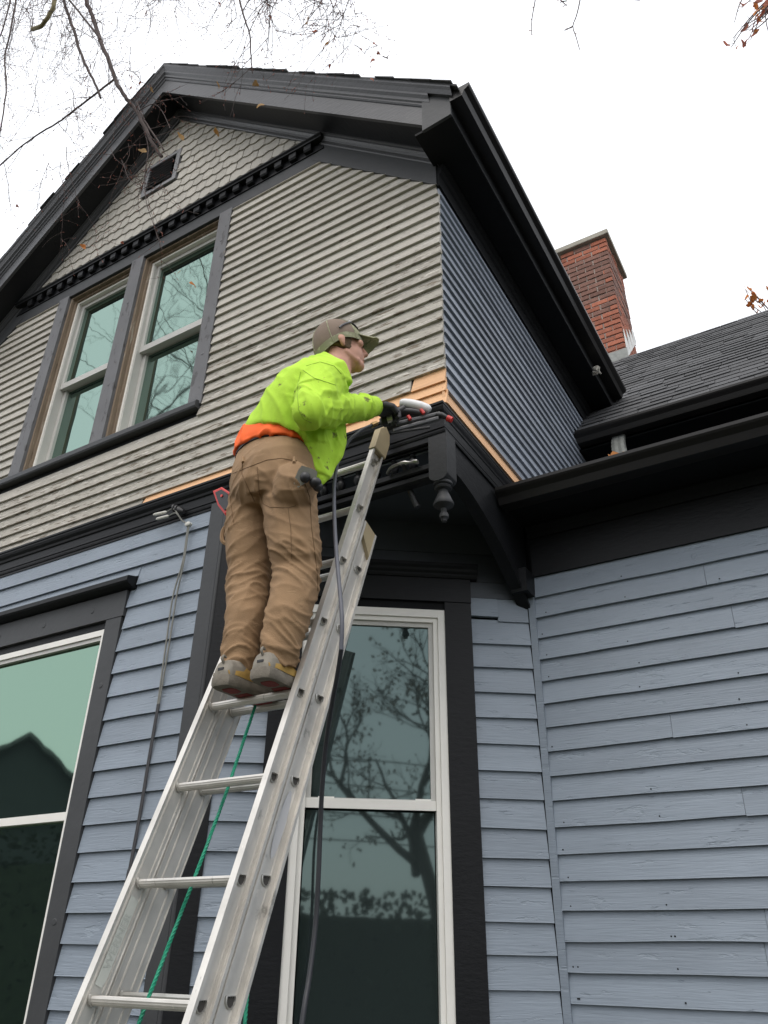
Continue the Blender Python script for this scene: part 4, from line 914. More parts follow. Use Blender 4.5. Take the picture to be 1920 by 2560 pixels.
# ---- orange shirt tail and hoodie
m = MB(); etube(m, [(waist + V3(.006, .0, .008), SP, .185, .136), (waist + V3(.008, .0, .03), SP, .189, .140), (waist + V3(.018, .005, .10), SP, .182, .134)], 32)
remesh(m, 'orange_shirt', M['orange'], .006, person, 3, lambda p, n: .006 * fold(p, n, (16, 16, 6), (0, 0)) - .002)
bx = waist
def hdisp(p, n):
    ax = (WRI - ELB).normalized(); t = (p - ELB).dot(ax); rad = ((p - ELB) - ax * t).length
    d = .007 * sfold(p, (5, 5, 5), (6, 3), 2) + .004 * sfold(p, (11, 11, 9), (10, 6), 8)
    if t > -.02 and rad < .12 and t < .40: d += .0075 * sfold(p, (ax.x * 30, ax.y * 30, 12), (4, 4), 5) * min(1, max(0, (t + .02) / .06))
    lowt = max(0, min(1, (1.88 - p.z) / .15)); d += .013 * lowt * sfold(p, (15, 15, 4), (9, 5), 9)
    hood = max(0, 1 - (p - TOR[5]).length / .18); d += .007 * hood * sfold(p, (6, 6, 24), (16, 5), 4)
    arm = max(0, 1 - (p - SHR.lerp(ELB, .5)).length / .17); d += .010 * arm * sfold(p, (9, 9, 20), (16, -8), 6)
    d += .0030 * fold(p, n, (6, 6, 8), (10, 6), 13) + .0050 * arm * fold(p, n, (8, 8, 16), (14, -8), 17) + .004 * lowt * fold(p, n, (12, 12, 4), (8, 4), 19) + .0035 * hood * fold(p, n, (5, 5, 18), (14, 4), 23)
    if t > 0 and rad < .12 and t < .40: d += .0040 * fold(p, n, (ax.x * 24, ax.y * 24, 8), (6, 6), 29)
    return d
m = MB()
etube(m, [(px(691, 1122, 1.985), SP, .190, .142), (px(697, 1112, 1.99), SP, .199, .152), (px(720, 1080, 2.0), SP.lerp(ST, .3), .203, .160), (px(750, 1035, 2.01), SP.lerp(ST, .6), .208, .165), (px(786, 988, 2.02), ST, .210, .158), (px(812, 958, 2.03), ST, .165, .130), (px(836, 935, 2.04), ST, .09, .085)], 30)
etube(m, [(TOR[3].lerp(SHR, .3), uH, .105, .10), (SHR, uH, .100, .098), (SHR.lerp(ELB, .5), uH, .088, .086), (ELB, uH, .072, .070), (ELB + (ELB - SHR) * .25, uH, .05, .05)], 22)
etube(m, [(ELB - (WRI - ELB) * .08, uH, .055, .055), (ELB, uH, .070, .070), (ELB.lerp(WRI, .25), uH, .067, .066), (ELB.lerp(WRI, .55), uH, .060, .059), (ELB.lerp(WRI, .85), uH, .056, .055), (ELB.lerp(WRI, .97), uH, .044, .044)], 22); blob(m, ELB + (ELB - SHR) * .05, (.070, .068, .070))
etube(m, [(TOR[3].lerp(SHL, .5), uH, .09, .09), (SHL, uH, .085, .085), (ELL, uH, .064, .064), (ELL.lerp(WRL, .9), uH, .046, .046)], 18); blob(m, ELL, (.064, .064, .064))
# hood lying on the shoulders, drooping front hem
etube(m, [(px(862, 962, 1.99), rH, .030, .030), (px(846, 925, 1.965), rH, .040, .042), (px(806, 908, 1.985), rH, .048, .052), (px(786, 918, 2.04), rH, .050, .055), (px(800, 925, 2.11), rH, .045, .045), (px(850, 940, 2.13), rH, .03, .03)], 16)
blob(m, px(792, 930, 2.0), (.075, .07, .055))
etube(m, [(px(820, 1040, 2.05), ST, .05, .07), (px(822, 1100, 2.06), ST, .045, .070), (px(812, 1150, 2.05), ST, .035, .062), (px(799, 1190, 2.03), ST, .020, .035), (px(794, 1212, 2.02), ST, .009, .012)], 16)
etube(m, [(px(790, 1085, 2.0), ST, .07, .07), (px(798, 1135, 2.01), ST, .042, .055), (px(798, 1185, 2.02), ST, .018, .04)], 16)
hd = remesh(m, 'hoodie', M['neon'], .0055, person, 9, hdisp)
m = MB(); m.tube(smooth_path([ELB.lerp(WRI, .97) + V3(0, 0, .0), ELB.lerp(WRI, 1.03)]), [.044] * 6 + [.036], 18)
m.build('cuff', M['neon'], hd, True)
M['neon_seam'] = pm('hoodie_seam', (.27, .44, .03), .85, 0, .1, bump=.2); bh = bvh_of(hd)
strip('armhole_seam', bh, [(752, 930), (745, 960), (744, 990), (747, 1025), (760, 1048), (785, 1060)], .0016, M['neon_seam'], hd)
strip('shoulder_seam', bh, [(757, 925), (785, 945), (815, 955), (845, 965)], .0014, M['neon_seam'], hd)
strip('hem_seam', bh, [(600, 1120), (640, 1100), (690, 1092), (730, 1105), (760, 1130), (785, 1180)], .0016, M['neon_seam'], hd)
strip('hood_seam', bh, [(765, 915), (800, 905), (835, 915), (858, 940)], .0014, M['neon_seam'], hd)
# ---- gloves
m = MB(); hand(m, WRI + dR * .01, dR, nR, (.75, .95, .7), 1, .003); etube(m, [(WRI - dR * .03, uH, .040, .038), (WRI + dR * .01, uH, .037, .033)])
remesh(m, 'glove', M['glove'], .0035, person, 2)
m = MB(); hand(m, WRL, dL, nL, (.6, .9, .7), 1, .003); remesh(m, 'glove', M['glove'], .0035, person, 2)
# ---- shoes
def shoe(heel, toe_dir, L_, hgt, name='shoe'):
    f = Vector(toe_dir).normalized(); s = f.cross(V3(0, 0, 1)).normalized(); u = s.cross(f); W = lambda a, b, c_: heel + f * (a * 1.06) + s * (b * 1.1) + u * (c_ * 1.15 if c_ > 0 else c_)
    m = MB(); prof = [(-.004, .026, .022, .045), (.010, .036, .026, .078), (.05, .040, .028, .088), (.09, .040, .030, .084), (.12, .042, .030, .070), (.16, .047, .028, .060), (.21, .050, .025, .052), (.26, .042, .022, .042), (.288, .022, .020, .032)]
    rs = []
    for (a, w_, z0, z1) in prof:
        rs.append([W(a, b * w_, z0 + (z1 - z0) * c_) for b, c_ in ((-1, 0), (-1.02, .3), (-.94, .6), (-.72, .88), (-.38, 1), (.38, 1), (.72, .88), (.94, .6), (1.02, .3), (1, 0), (.5, -.05), (-.5, -.05))])
    m.rings(rs); sh = remesh(m, name, M['shoe_grey'], .004, person, 2)
    m = MB(); rs = []
    out = [(-.008, .018), (.0, .034), (.03, .043), (.09, .042), (.13, .045), (.17, .051), (.21, .054), (.25, .049), (.28, .034), (.294, .012)]
    loop = [(a, w_) for a, w_ in out] + [(a, -w_) for a, w_ in out[::-1]]
    m.rings([[W(a * .99 + .002, b * .90, .0) for a, b in loop], [W(a, b, .006) for a, b in loop], [W(a, b * 1.02, .016) for a, b in loop], [W(a, b, .028) for a, b in loop], [W(a, b * .9, .031) for a, b in loop]]); so_ = m.build('sole', M['sole'], sh, True)
    m = MB(); hx = [(.030, -.016), (.048, -.024), (.078, -.020), (.086, .0), (.078, .020), (.048, .024), (.030, .016)]
    m.rings([[W(a, b, -.0018) for a, b in hx], [W(a, b, .003) for a, b in hx]]); m.build('heel_patch', M['sole_red'], so_)
    hx = [(.10, -.024), (.16, -.034), (.22, -.034), (.23, 0), (.22, .034), (.16, .034), (.10, .024)]; m = MB(); m.rings([[W(a, b, -.0018) for a, b in hx], [W(a, b, .003) for a, b in hx]]); m.build('tread_patch', M['sole_red'], so_)
    # yellow overlay bands on both flanks and round the heel
    bv = bvh_of(sh)
    for sgn in (1, -1):
        grid = []
        for (a, z0, z1) in ((.0, .032, .042), (.03, .032, .046), (.055, .032, .050), (.075, .032, .068), (.088, .032, .078), (.10, .032, .064), (.13, .032, .050), (.17, .032, .044), (.21, .032, .038)):
            row = []
            for t in (0, .33, .66, 1):
                p = W(a, sgn * .09, z0 + (z1 - z0) * t); h = bv.ray_cast(p, -s * sgn); row.append((h[0] + h[1] * .0022) if h[0] is not None else W(a, sgn * .03, z0))
            grid.append(row)
        m = MB(); 
        V_ = [p for r_ in grid for p in r_]; F_ = [(i * 4 + j, i * 4 + j + 1, i * 4 + j + 5, i * 4 + j + 4) for i in range(len(grid) - 1) for j in range(3)]
        m.add(V_, F_); m.build('overlay', M['shoe_yellow'], sh, True)
    p0 = W(-.004, 0, .058); m = MB(); m.tube(smooth_path([W(.006, 0, .070), W(-.002, 0, .080), W(.002, 0, .090), W(.014, 0, .088)]), .0045, 6); m.build('pull_tab', M['shoe_grey'], sh, True)
    m = MB(); m.box(Frame(tuple(W(.0, 0, .046)), tuple(s), tuple(-f)), -.012, .012, .002, .0055, .0, .008); m.build('heel_mark', M['blackplastic'], sh)
    return sh
shoe(V3(-1.580, 1.862, .752), (-.07, 1, .0), .29, 0); shoe(V3(-1.745, 1.862, .752), (.0, 1, .0), .29, 0)
# ---- cap
CT_ = .22
def HC(r, f, u):
    y, z = f + .012, u - .02; return H(r, -.012 + y * math.cos(CT_) - z * math.sin(CT_), .02 + y * math.sin(CT_) + z * math.cos(CT_))
def capL(th, ph, k=1.0):   # th from the top, ph round the head
    tilt = (.012 + .030 * max(0, -math.cos(ph))) * (th / 1.6) ** 2        # lower at the back
    sn = math.sin(min(th, 1.57)) if th < 1.57 else 1 - .25 * (th - 1.57)
    return (.091 * k * sn * math.sin(ph), -.012 + .113 * k * sn * math.cos(ph), .022 + .110 * k * math.cos(th) - tilt)
def capsurf(th, ph, k=1.0): return HC(*capL(th, ph, k))
def cap_panel(p0, p1, mat, name, thm=1.80):
    m = MB(); rs = []
    for i in range(11):
        th = .02 + (thm - .02) * i / 10; rs.append([capsurf(th, p0 + (p1 - p0) * j / 12) for j in range(13)])
    n = 13; V_ = [p for r_ in rs for p in r_]; F_ = [(i * n + j, i * n + j + 1, i * n + n + j + 1, i * n + n + j) for i in range(10) for j in range(12)]
    m.add(V_, F_); return m.build(name, mat, cap, True)
cap = bpy.data.objects.new('cap', None); COL.objects.link(cap); cap.location = HD; setpar(cap, person)
cap_panel(-1.05, 1.05, M['cap_camo'], 'front_panel'); cap_panel(1.05, 2.1, M['cap_mesh'], 'mesh_panel'); cap_panel(2.1, math.pi, M['cap_mesh'], 'mesh_panel'); cap_panel(-2.1, -1.05, M['cap_mesh'], 'mesh_panel'); cap_panel(-math.pi, -2.1, M['cap_mesh'], 'mesh_panel')
for ph in (1.05, 2.1, math.pi, -1.05, -2.1):
    m = MB(); m.tube([capsurf(.03 + 1.76 * i / 12, ph, 1.004) for i in range(13)], .0024, 6); m.build('cap_seam', M['cap_camo'], cap, True)
m = MB(); n = 24
for (z0, z1, k_) in ((1.62, 1.82, 1.006),):
    V_ = [capsurf(th, -math.pi + 2 * math.pi * j / 40, k_) for th in (z0, (z0 + z1) / 2, z1) for j in range(41)]; F_ = [(i * 41 + j, i * 41 + j + 1, i * 41 + 42 + j, i * 41 + 41 + j) for i in range(2) for j in range(40)]; m.add(V_, F_)
m.build('cap_band', M['cap_camo'], cap, True)
m = MB(); blob(m, capsurf(.0, 0, 1.02), (.007, .007, .005), AH, 6); m.build('button', M['cap_mesh'], cap, True)
m = MB(); rs = []
for lay in (0, .004):
    for i in range(6):
        f = i / 5; 
        for j in range(13):
            ph = -.92 + 1.84 * j / 12; base = Vector(capL(1.66, ph, 1.0)); ext = .082 * f * math.cos(ph * .75) ** .6
            m.v.append(tuple(HC(base.x * (1 - .12 * f), base.y + ext, base.z + .010 + .008 * f - .026 * f * (abs(j - 6) / 6) ** 2 - lay)))
n = 13
for l in (0, 1):
    o_ = l * 78; m.f += [(o_ + i * n + j, o_ + i * n + j + 1, o_ + i * n + n + j + 1, o_ + i * n + n + j) for i in range(5) for j in range(12)]
m.f += [(5 * n + j, 5 * n + j + 1, 78 + 5 * n + j + 1, 78 + 5 * n + j) for j in range(12)]; m.f += [(i * n, i * n + n, 78 + i * n + n, 78 + i * n) for i in range(5)] + [(i * n + 12, i * n + 24 + 1, 78 + i * n + 25, 78 + i * n + 12) for i in range(5)]
m.build('brim', M['cap_camo'], cap, True)
# ---- sunglasses pushed up on the cap
sg = thing('sunglasses', 'dark sunglasses pushed up onto the front of the camouflage cap', 'sunglasses', tuple(capsurf(.9, 0, 1.05)))
M['lens'] = pm('dark_lens', (.012, .012, .02), .08, 0, 0, bump=0)
for s in (1, -1):
    m = MB(); rs = []
    for (k_, e) in ((1.04, .0), (1.07, .002)):
        rs.append([capsurf(1.02 + .16 * math.sin(a), s * (.42 + .33 * math.cos(a)), k_) for a in np.linspace(0, 2 * math.pi, 17)[:-1]])
    m.rings(rs); m.build('lens', M['lens'], sg, True)
    m = MB(); m.tube([capsurf(.95 + .50 * f, s * (.75 + .95 * f), 1.055) for f in np.linspace(0, 1, 9)], [.0042] * 9, 6); m.build('temple', M['greyplastic'], sg, True)
m = MB(); m.tube([capsurf(.86, ph, 1.06) for ph in np.linspace(-.78, .78, 15)], .004, 6); m.build('brow_bar', M['whiteplastic'], sg, True)
# ---- tools
tm = thing('tape_measure', 'red and black tape measure clipped at the left hip of the trousers', 'tape measure', tuple(px(552, 1250, 2.0)))
c_ = [px(*p, 1.93) for p in ((530, 1226), (552, 1216), (574, 1230), (578, 1275), (562, 1288), (543, 1264))]; back = V3(.0, .045, 0)
m = MB(); cc = sum(c_, Vector()) / 6; m.rings([[p.lerp(cc, .12) for p in c_], [p + back * .12 for p in c_], [p + back * .9 for p in c_], [p.lerp(cc, .12) + back for p in c_]]); m.build('case', M['red'], tm)
m = MB(); pl_ = [p.lerp(cc, .28) for p in c_]; m.rings([[p + V3(.004, -.004, 0) for p in pl_], [p + V3(.004, .004, 0) for p in pl_]]); m.build('black_grip', M['blackplastic'], tm)
m = MB(); m.tube([cc + V3(-.002, .0, .016), cc + V3(-.002, -.008, .016)], .006, 10); m.build('hub', M['red'], tm, True)
tc_ = thing('tool_clip', 'silver tool clip with a black knob at the right back pocket', 'tool', tuple(px(765, 1195, 1.82)))
hit = onto(bt, 768, 1195, .012) or px(765, 1195, 1.82)
ax1 = Vector(RM[:, 0]); ax2 = Vector(RM[:, 1]); bk = V3(-.5, .75, 0).normalized()
def tp(dx, dy, dz=0): return hit + ax1 * (dx * .00150) - ax2 * (dy * .00150) - bk * dz
m = MB(); pl = [(-22, -18), (-14, -28), (12, -20), (22, -14), (20, 4), (2, 4), (-24, 26), (-34, 28), (-32, 6)]; m.rings([[tp(x, y, .0) for x, y in pl], [tp(x, y, .006) for x, y in pl]]); m.build('plate', M['steel'], tc_)
m = MB(); blob(m, tp(-6, 2, .012), (.019, .019, .021)); m.build('knob', M['blackplastic'], tc_, True)
m = MB(); blob(m, tp(18, 12, .004), (.022, .022, .020)); blob(m, tp(24, 20, .0), (.018, .018, .018)); m.build('pouch', M['blackplastic'], tc_, True)
# ---- nail gun in the right hand
ng = thing('nail_gun', 'black and white pneumatic nail gun held at the corner of the overhang', 'nail gun', tuple(HND))
g = lambda x, y, d: px(x, y, d)
m = MB(); m.tube(smooth_path([g(953, 1056, 2.335), g(970, 1046, 2.34), g(992, 1032, 2.355), g(1012, 1022, 2.37)]), [.018] * 4 + [.020] * 8 + [.019] * 7, 12); m.build('grip', M['blackplastic'], ng, True)
m = MB(); m.tube([g(952, 1056, 2.335), g(958, 1054, 2.336), g(974, 1049, 2.340), g(978, 1047, 2.341)], [.014, .026, .026, .020], 14); m.build('end_cap', M['blackplastic'], ng, True)
m = MB(); m.tube([g(970, 1049, 2.325), g(983, 1046, 2.33)], [.020, .022], 14); m.build('swivel', M['steel'], ng, True)
m = MB(); m.tube(smooth_path([g(1000, 1008, 2.36), g(1022, 1010, 2.375), g(1050, 1016, 2.395), g(1066, 1022, 2.41), g(1074, 1028, 2.418)]), [.014, .018, .020, .021, .022, .022, .023, .023, .023, .023, .023, .023, .023, .023, .022, .022, .022, .022, .022, .021, .020, .018, .016, .014, .008], 16); m.build('housing', M['whiteplastic'], ng, True)
m = MB(); m.tube(smooth_path([g(992, 1028, 2.36), g(1030, 1030, 2.385), g(1062, 1036, 2.41)]), .019, 12); m.build('body', M['blackplastic'], ng, True)
for (a, b, r, mt) in (((984, 1077, 2.345), (1096, 1046, 2.43), .0105, 'greyplastic'), ((990, 1060, 2.35), (1100, 1034, 2.435), .010, 'greyplastic'), ((978, 1083, 2.34), (1075, 1068, 2.41), .006, 'blackplastic')):
    m = MB(); m.tube([g(*a), Vector(g(*a)).lerp(g(*b), .5), g(*b)], r, 8); m.build('magazine', M[mt], ng, True)
m = MB(); m.tube([g(1090, 1038, 2.43), g(1104, 1038, 2.44), g(1120, 1045, 2.452)], [.016, .014, .009], 10); m.build('nose', M['blackplastic'], ng, True)
m = MB(); m.tube([g(1118, 1045, 2.452), g(1130, 1050, 2.46)], [.014, .013], 10); m.build('nose_tip', M['red'], ng, True)
m = MB(); m.tube([g(1052, 1024, 2.378), g(1060, 1034, 2.385)], .008, 8); m.build('trigger', M['red'], ng, True)
m = MB(); m.tube([g(1020, 1040, 2.355), g(1026, 1049, 2.36)], .008, 8); m.build('safety', M['red'], ng, True)
# ================================================================ trees, leaves and the street behind the camera
M['bark'] = pm('dark_twig_bark', (.055, .036, .032), .8, 0, .25, (30, 30, 30), .4, (90, 90, 90))
M['bark_olive'] = pm('olive_stub_bark', (.20, .17, .085), .85, 0, .3, (30, 30, 30), .5, (90, 90, 90), peel=[((.08, .06, .04), (40, 40, 40), .6, .06)])
M['bark_grey'] = pm('grey_trunk_bark', (.075, .065, .055), .9, 0, .3, (6, 6, 2), .8, (30, 30, 8))
rt = random.Random(21)
tree = thing('birch_tree', 'bare tree with drooping twigs reaching in over the gable from the left', 'tree', (-6.0, -1.2, GZ))
m = MB(); m.tube(smooth_path([(-6.0, -1.2, GZ), (-5.95, -1.15, 1.0), (-5.8, -1.0, 3.5), (-5.5, -.7, 6.0), (-5.2, -.4, 8.5)]), [.24 - .13 * i / 24 for i in range(25)], 12); m.build('trunk', M['bark_grey'], tree, True)
def A(x, y): return (.5787 * x, .5787 * y)
BR = [ # traced limbs: pixels in the photo, depth at start and end, radius at start and end
  ([(375, -160), (375, 0), (400, 70), (440, 190), (480, 290), (510, 370), (550, 430), (580, 470), (620, 540), (660, 620), (697, 678)], 1.55, 1.95, .017, .011, 'bark'),
  ([(275, -120), (275, 0), (320, 130), (345, 220), (375, 290), (410, 360), (435, 425)], 1.5, 1.75, .013, .008, 'bark'),
  ([(260, -60), (300, 0), (380, 100), (432, 168)], 1.45, 1.62, .008, .007, 'bark'),
  ([(490, 345), (440, 385), (360, 445), (310, 485), (250, 530), (150, 590), (60, 660), (-20, 735)], 1.78, 1.6, .007, .004, 'bark'),
  ([(85, -120), (70, 0), (40, 160), (20, 250), (25, 400), (0, 570), (-10, 640)], 1.5, 1.6, .009, .004, 'bark'),
  ([(60, -80), (45, 0), (20, 100), (-10, 180)], 1.4, 1.45, .008, .005, 'bark'),
  ([(225, -100), (235, 0), (215, 60), (180, 110), (140, 130)], 1.35, 1.4, .016, .014, 'bark_olive'),
  ([(1010, -100), (1035, 0), (1060, 90), (1080, 150), (1085, 250), (1090, 315)], 1.7, 1.85, .007, .003, 'bark'),
  ([(590, 445), (625, 520), (670, 590), (707, 645)], 1.86, 1.93, .007, .005, 'bark'),
  ([(600, 500), (625, 570), (640, 650), (625, 760), (630, 860), (660, 960), (700, 1080)], 1.88, 1.95, .004, .0015, 'bark'),
  ([(600, 480), (660, 450), (700, 480), (735, 555)], 1.84, 1.9, .003, .002, 'bark'),
]
def path3(pts, d0, d1):
    n = len(pts); return [Vector(at(*A(*p), 1, d0 + (d1 - d0) * i / (n - 1))) for i, p in enumerate(pts)]
twm = MB(); budm = MB(); seeds = []
hub = Vector((-5.3, -.5, 7.4))
for (pts, d0, d1, r0, r1, mt) in BR:
    P = smooth_path(path3(pts, d0, d1), 4); P = [p + Vector((rt.uniform(-1, 1), rt.uniform(-1, 1), rt.uniform(-1, 1))) * r0 * .25 for p in P]
    m = MB(); m.tube(P, [r0 + (r1 - r0) * i / (len(P) - 1) for i in range(len(P))], 8); m.build('branch', M[mt], tree, True)
    if pts[0][1] < 0:
        top = P[0]; mid = (top + hub) * .5 + Vector((0, 0, .9)); m = MB(); L_ = smooth_path([hub, mid, top + Vector((0, 0, .35)) + (top - P[2]) * .2, top], 5); m.tube(L_, [.05 + (r0 - .05) * i / (len(L_) - 1) for i in range(len(L_))], 8); m.build('limb', M['bark'], tree, True)
    if mt == 'bark':
        for i in range(2, len(P) - 1, 2): seeds.append((P[i], (P[i + 1] - P[i]).normalized(), r0))
def twig(p, d, L_, r, depth, droop=.25):
    n = max(4, int(L_ / .045)); P = [p]; dd = Vector(d).normalized()
    for i in range(n):
        dd = (dd + Vector((rt.gauss(0, .16), rt.gauss(0, .10), rt.gauss(0, .16) - droop * .14))).normalized(); p = p + dd * (L_ / n); P.append(p)
    twm.tube(P, [max(.0008, r * (1 - .75 * i / n)) for i in range(n + 1)], 4, False)
    for i in range(1, n + 1):
        if rt.random() < .5:
            q = P[i]; b = (dd + Vector((rt.gauss(0, .6), rt.gauss(0, .5), rt.gauss(0, .6)))).normalized(); budm.tube([q, q + b * rt.uniform(.008, .02)], [.0012, .0022], 3)
    if depth > 0:
        for i in range(1, n, 2):
            if rt.random() < .62:
                side = Vector((rt.gauss(0, 1), rt.gauss(0, .6), rt.gauss(0, .7) - .15)).normalized(); twig(P[i], (dd * .6 + side * .8), L_ * rt.uniform(.28, .55), r * .6, depth - 1, droop)
    return P[-1]
for (p, d, r0) in seeds:
    if rt.random() < .75:
        side = Vector((rt.gauss(0, 1), rt.gauss(0, .5), rt.gauss(0, .8) - .1)).normalized(); twig(p, d * .5 + side, rt.uniform(.2, .5), .0022, 1, .5)
for i in range(135):
    f = rt.random(); x = -40 + 960 * f ** 1.25; y = rt.uniform(-190, -20) if x > 260 else rt.uniform(-120, 60)
    d0 = rt.uniform(1.35, 2.15); p = Vector(at(x, y, 1, d0)); q = Vector(at(x + rt.gauss(0, 60) - 10, y + 120, 1, d0 + .03))
    twig(p, (q - p), rt.uniform(.35, .75) if x > 420 else rt.uniform(.5, 1.05), .0028, 2 if rt.random() < .8 else 1, .3)
for i in range(16):   # long hanging whips on the far left, crossing the rake
    x = rt.uniform(-20, 330); y = rt.uniform(100, 420); d0 = rt.uniform(1.5, 1.9); p = Vector(at(x, y, 1, d0)); q = Vector(at(x + rt.uniform(-40, 110), y + 130, 1, d0 + .04)); twig(p, q - p, rt.uniform(.5, .95), .0022, 2, .5)
for pts in ([(1338, -40), (1338, 0), (1330, 46), (1329, 87)], [(1450, -30), (1450, 0), (1441, 40), (1432, 66), (1440, 92), (1449, 124)], [(1432, 66), (1420, 72), (1411, 76)], [(1396, -5), (1408, 6), (1416, 14)], [(1404, 4), (1418, 2)], [(957, 141), (966, 144), (970, 140)], [(966, 144), (969, 147)]):
    P = smooth_path([Vector(at(*p, 1, 1.75)) for p in pts], 3); twm.tube(P, [.0026 - .0012 * i / len(P) for i in range(len(P))], 5)
    for q in P[1:]: 
        if rt.random() < .5: budm.tube([q, q + Vector((rt.gauss(0, .006), 0, rt.gauss(0, .006)))], [.001, .002], 3)
m = MB(); L_ = smooth_path([hub, Vector((-2.6, .9, 7.6)), Vector(at(1440, -120, 1, 1.7)), Vector(at(1450, -30, 1, 1.75))], 5); m.tube(L_, [.05 - .046 * i / (len(L_) - 1) for i in range(len(L_))], 8); m.build('limb', M['bark'], tree, True)
tag(twm.build('twigs', M['bark'], tree), kind='stuff'); M['bud'] = leaf_mat('reddish_bud', (.30, .13, .10)); tag(budm.build('buds', M['bud'], tree), kind='stuff')
def leaf_at(mesh, p, parent, s=1.0):
    link('leaf', mesh, parent, Matrix.Translation(p) @ Matrix.Rotation(rt.uniform(0, 6.3), 4, 'Z') @ Matrix.Rotation(rt.uniform(.6, 2.4), 4, 'X') @ Matrix.Rotation(rt.uniform(0, 6.3), 4, 'Y') @ Matrix.Scale(s, 4))
lt, lr, lor = leafmesh('leaf', M['leaf_tan'], .040, 2, .5), leafmesh('leaf', M['leaf_red'], .026, 2, .6), leafmesh('leaf', M['leaf_orange'], .034, 2, .5)
for (x, y, k_, me_) in ((815, 107, 1.25, lt), (770, 55, 1.2, lt), (548, 212, .9, lt), (637, 213, .9, lt), (650, 263, .9, lt), (545, 329, 1.0, lt), (449, 343, 1.1, lt), (356, 380, 1.1, lt), (377, 225, .8, lt), (330, 195, 1.0, lr), (347, 207, 1.2, lr), (325, 219, 1.0, lr), (45, 517, 1.0, lr), (206, 618, .9, lor), (305, 608, .6, lr), (485, 712, 1.1, lor), (446, 680, .5, lt)):
    leaf_at(me_, Vector(at(x, y, 1, 1.85)), tree, k_)
for (x, y) in ((676, 65), (668, 50), (785, 82), (753, 88), (925, 30), (920, 55), (937, 110), (948, 135), (930, 152), (870, 125), (905, 127), (822, 165), (930, 198), (760, 155), (788, 80), (675, 45), (652, 12), (548, 10), (820, 58), (880, 130), (230, 310), (480, 60), (280, 60), (905, 190)):
    leaf_at(lr, Vector(at(x, y, 1, 1.85)), tree, rt.uniform(.5, .95))
# a generic crown for the other trees
def grow(par, base, h, spread, r, seed, leafmat=None, nleaf=0, lev=4, lsize=.05, bark='bark_grey', lean=(0, 0)):
    rr_ = random.Random(seed); tm_ = MB(); br = MB(); lf_ = MB(); base = Vector(base); tips = []
    top = base + Vector((lean[0], lean[1], h * .45)); tm_.tube(smooth_path([base, base.lerp(top, .5) + Vector((rr_.gauss(0, .08), rr_.gauss(0, .08), 0)), top], 5), [r - r * .35 * i / 10 for i in range(11)], 10)
    def rec(p, d, L_, r0, l):
        n = 5; P = [p]; dd = d.normalized()
        for i in range(n): dd = (dd + Vector((rr_.gauss(0, .16), rr_.gauss(0, .16), rr_.gauss(0, .10) + .03))).normalized(); P.append(P[-1] + dd * L_ / n)
        br.tube(P, [max(.004, r0 * (1 - .5 * i / n)) for i in range(n + 1)], 6 if l > 2 else 4, False)
        if l <= 1: tips.extend(P[2:])
        if l > 0:
            for k_ in range(3 if l > 1 else 4):
                s_ = Vector((rr_.gauss(0, 1), rr_.gauss(0, 1), rr_.gauss(.25, .5))).normalized(); rec(P[rr_.choice((2, 3, 4, 5))], dd * .7 + s_ * spread, L_ * rr_.uniform(.55, .8), r0 * .5, l - 1)
    for k_ in range(5):
        a = k_ * 1.256 + rr_.uniform(-.3, .3); rec(top - Vector((0, 0, h * .06 * k_ * .4)), Vector((math.cos(a) * .8, math.sin(a) * .8, .8)), h * .24, r * .5, lev)
    tm_.build('trunk', M[bark], par, True); br.build('crown', M[bark], par)
    if nleaf:
        for i in range(nleaf):
            p = rr_.choice(tips) + Vector((rr_.gauss(0, .08), rr_.gauss(0, .08), rr_.gauss(-.05, .08))); a = Vector((rr_.gauss(0, 1), rr_.gauss(0, 1), rr_.gauss(0, 1))).normalized(); b = a.orthogonal().normalized(); k_ = lsize * rr_.uniform(.6, 1.2)
            lf_.add([p - a * k_, p + b * k_ * .6, p + a * k_, p - b * k_ * .6], [(0, 1, 2, 3)])
        tag(lf_.build('foliage', M[leafmat], par), kind='stuff')
t2 = thing('maple_tree', 'maple tree with sparse red leaves beyond the right end of the wing roof', 'tree', (4.6, 14.5, GZ)); grow(t2, (4.6, 14.5, GZ), 9.0, .8, .16, 5, 'leaf_orange', 700, 3, .09)
# twigs with orange leaves that show over the ridge and in the upper right corner
m = MB(); l2 = leafmesh('leaf', M['leaf_orange'], .12, 3, .4)
for i in range(7):
    p = Vector(at(1925 + rt.uniform(-25, 40), 800, 1, 13.2)); q = Vector(at(1885 + rt.uniform(-22, 45), 745 + rt.uniform(-25, 25), 1, 13.2)); m.tube(smooth_path([p, p.lerp(q, .5) + Vector((rt.gauss(0, .05), 0, rt.gauss(0, .05))), q], 3), .009, 4); leaf_at(l2, q, t2, rt.uniform(1.0, 1.7)); leaf_at(l2, p.lerp(q, .6), t2, rt.uniform(.8, 1.4))
m.build('twig', M['bark'], t2)
t3 = thing('oak_tree', 'tree whose red-leaved twig tips show in the upper right corner of the sky', 'tree', (8.5, 1.0, GZ)); 
m = MB(); m.tube(smooth_path([(8.5, 1.0, GZ), (8.4, 1.1, 2), (8.0, 1.4, 5), (7.2, 2.0, 8)]), [.25 - .12 * i / 18 for i in range(19)], 10); m.build('trunk', M['bark_grey'], t3, True)
cn = Vector(at(1990, -60, 1, 4.2)); m = MB(); L_ = smooth_path([(7.4, 1.9, 7.4), (4.5, 3.4, 8.6), cn], 6); m.tube(L_, [.08 - .068 * i / (len(L_) - 1) for i in range(len(L_))], 8); m.build('limb', M['bark'], t3, True)
m = MB(); l3 = leafmesh('leaf', M['leaf_red'], .06, 2, .5); l4 = leafmesh('leaf', M['leaf_orange'], .06, 2, .5)
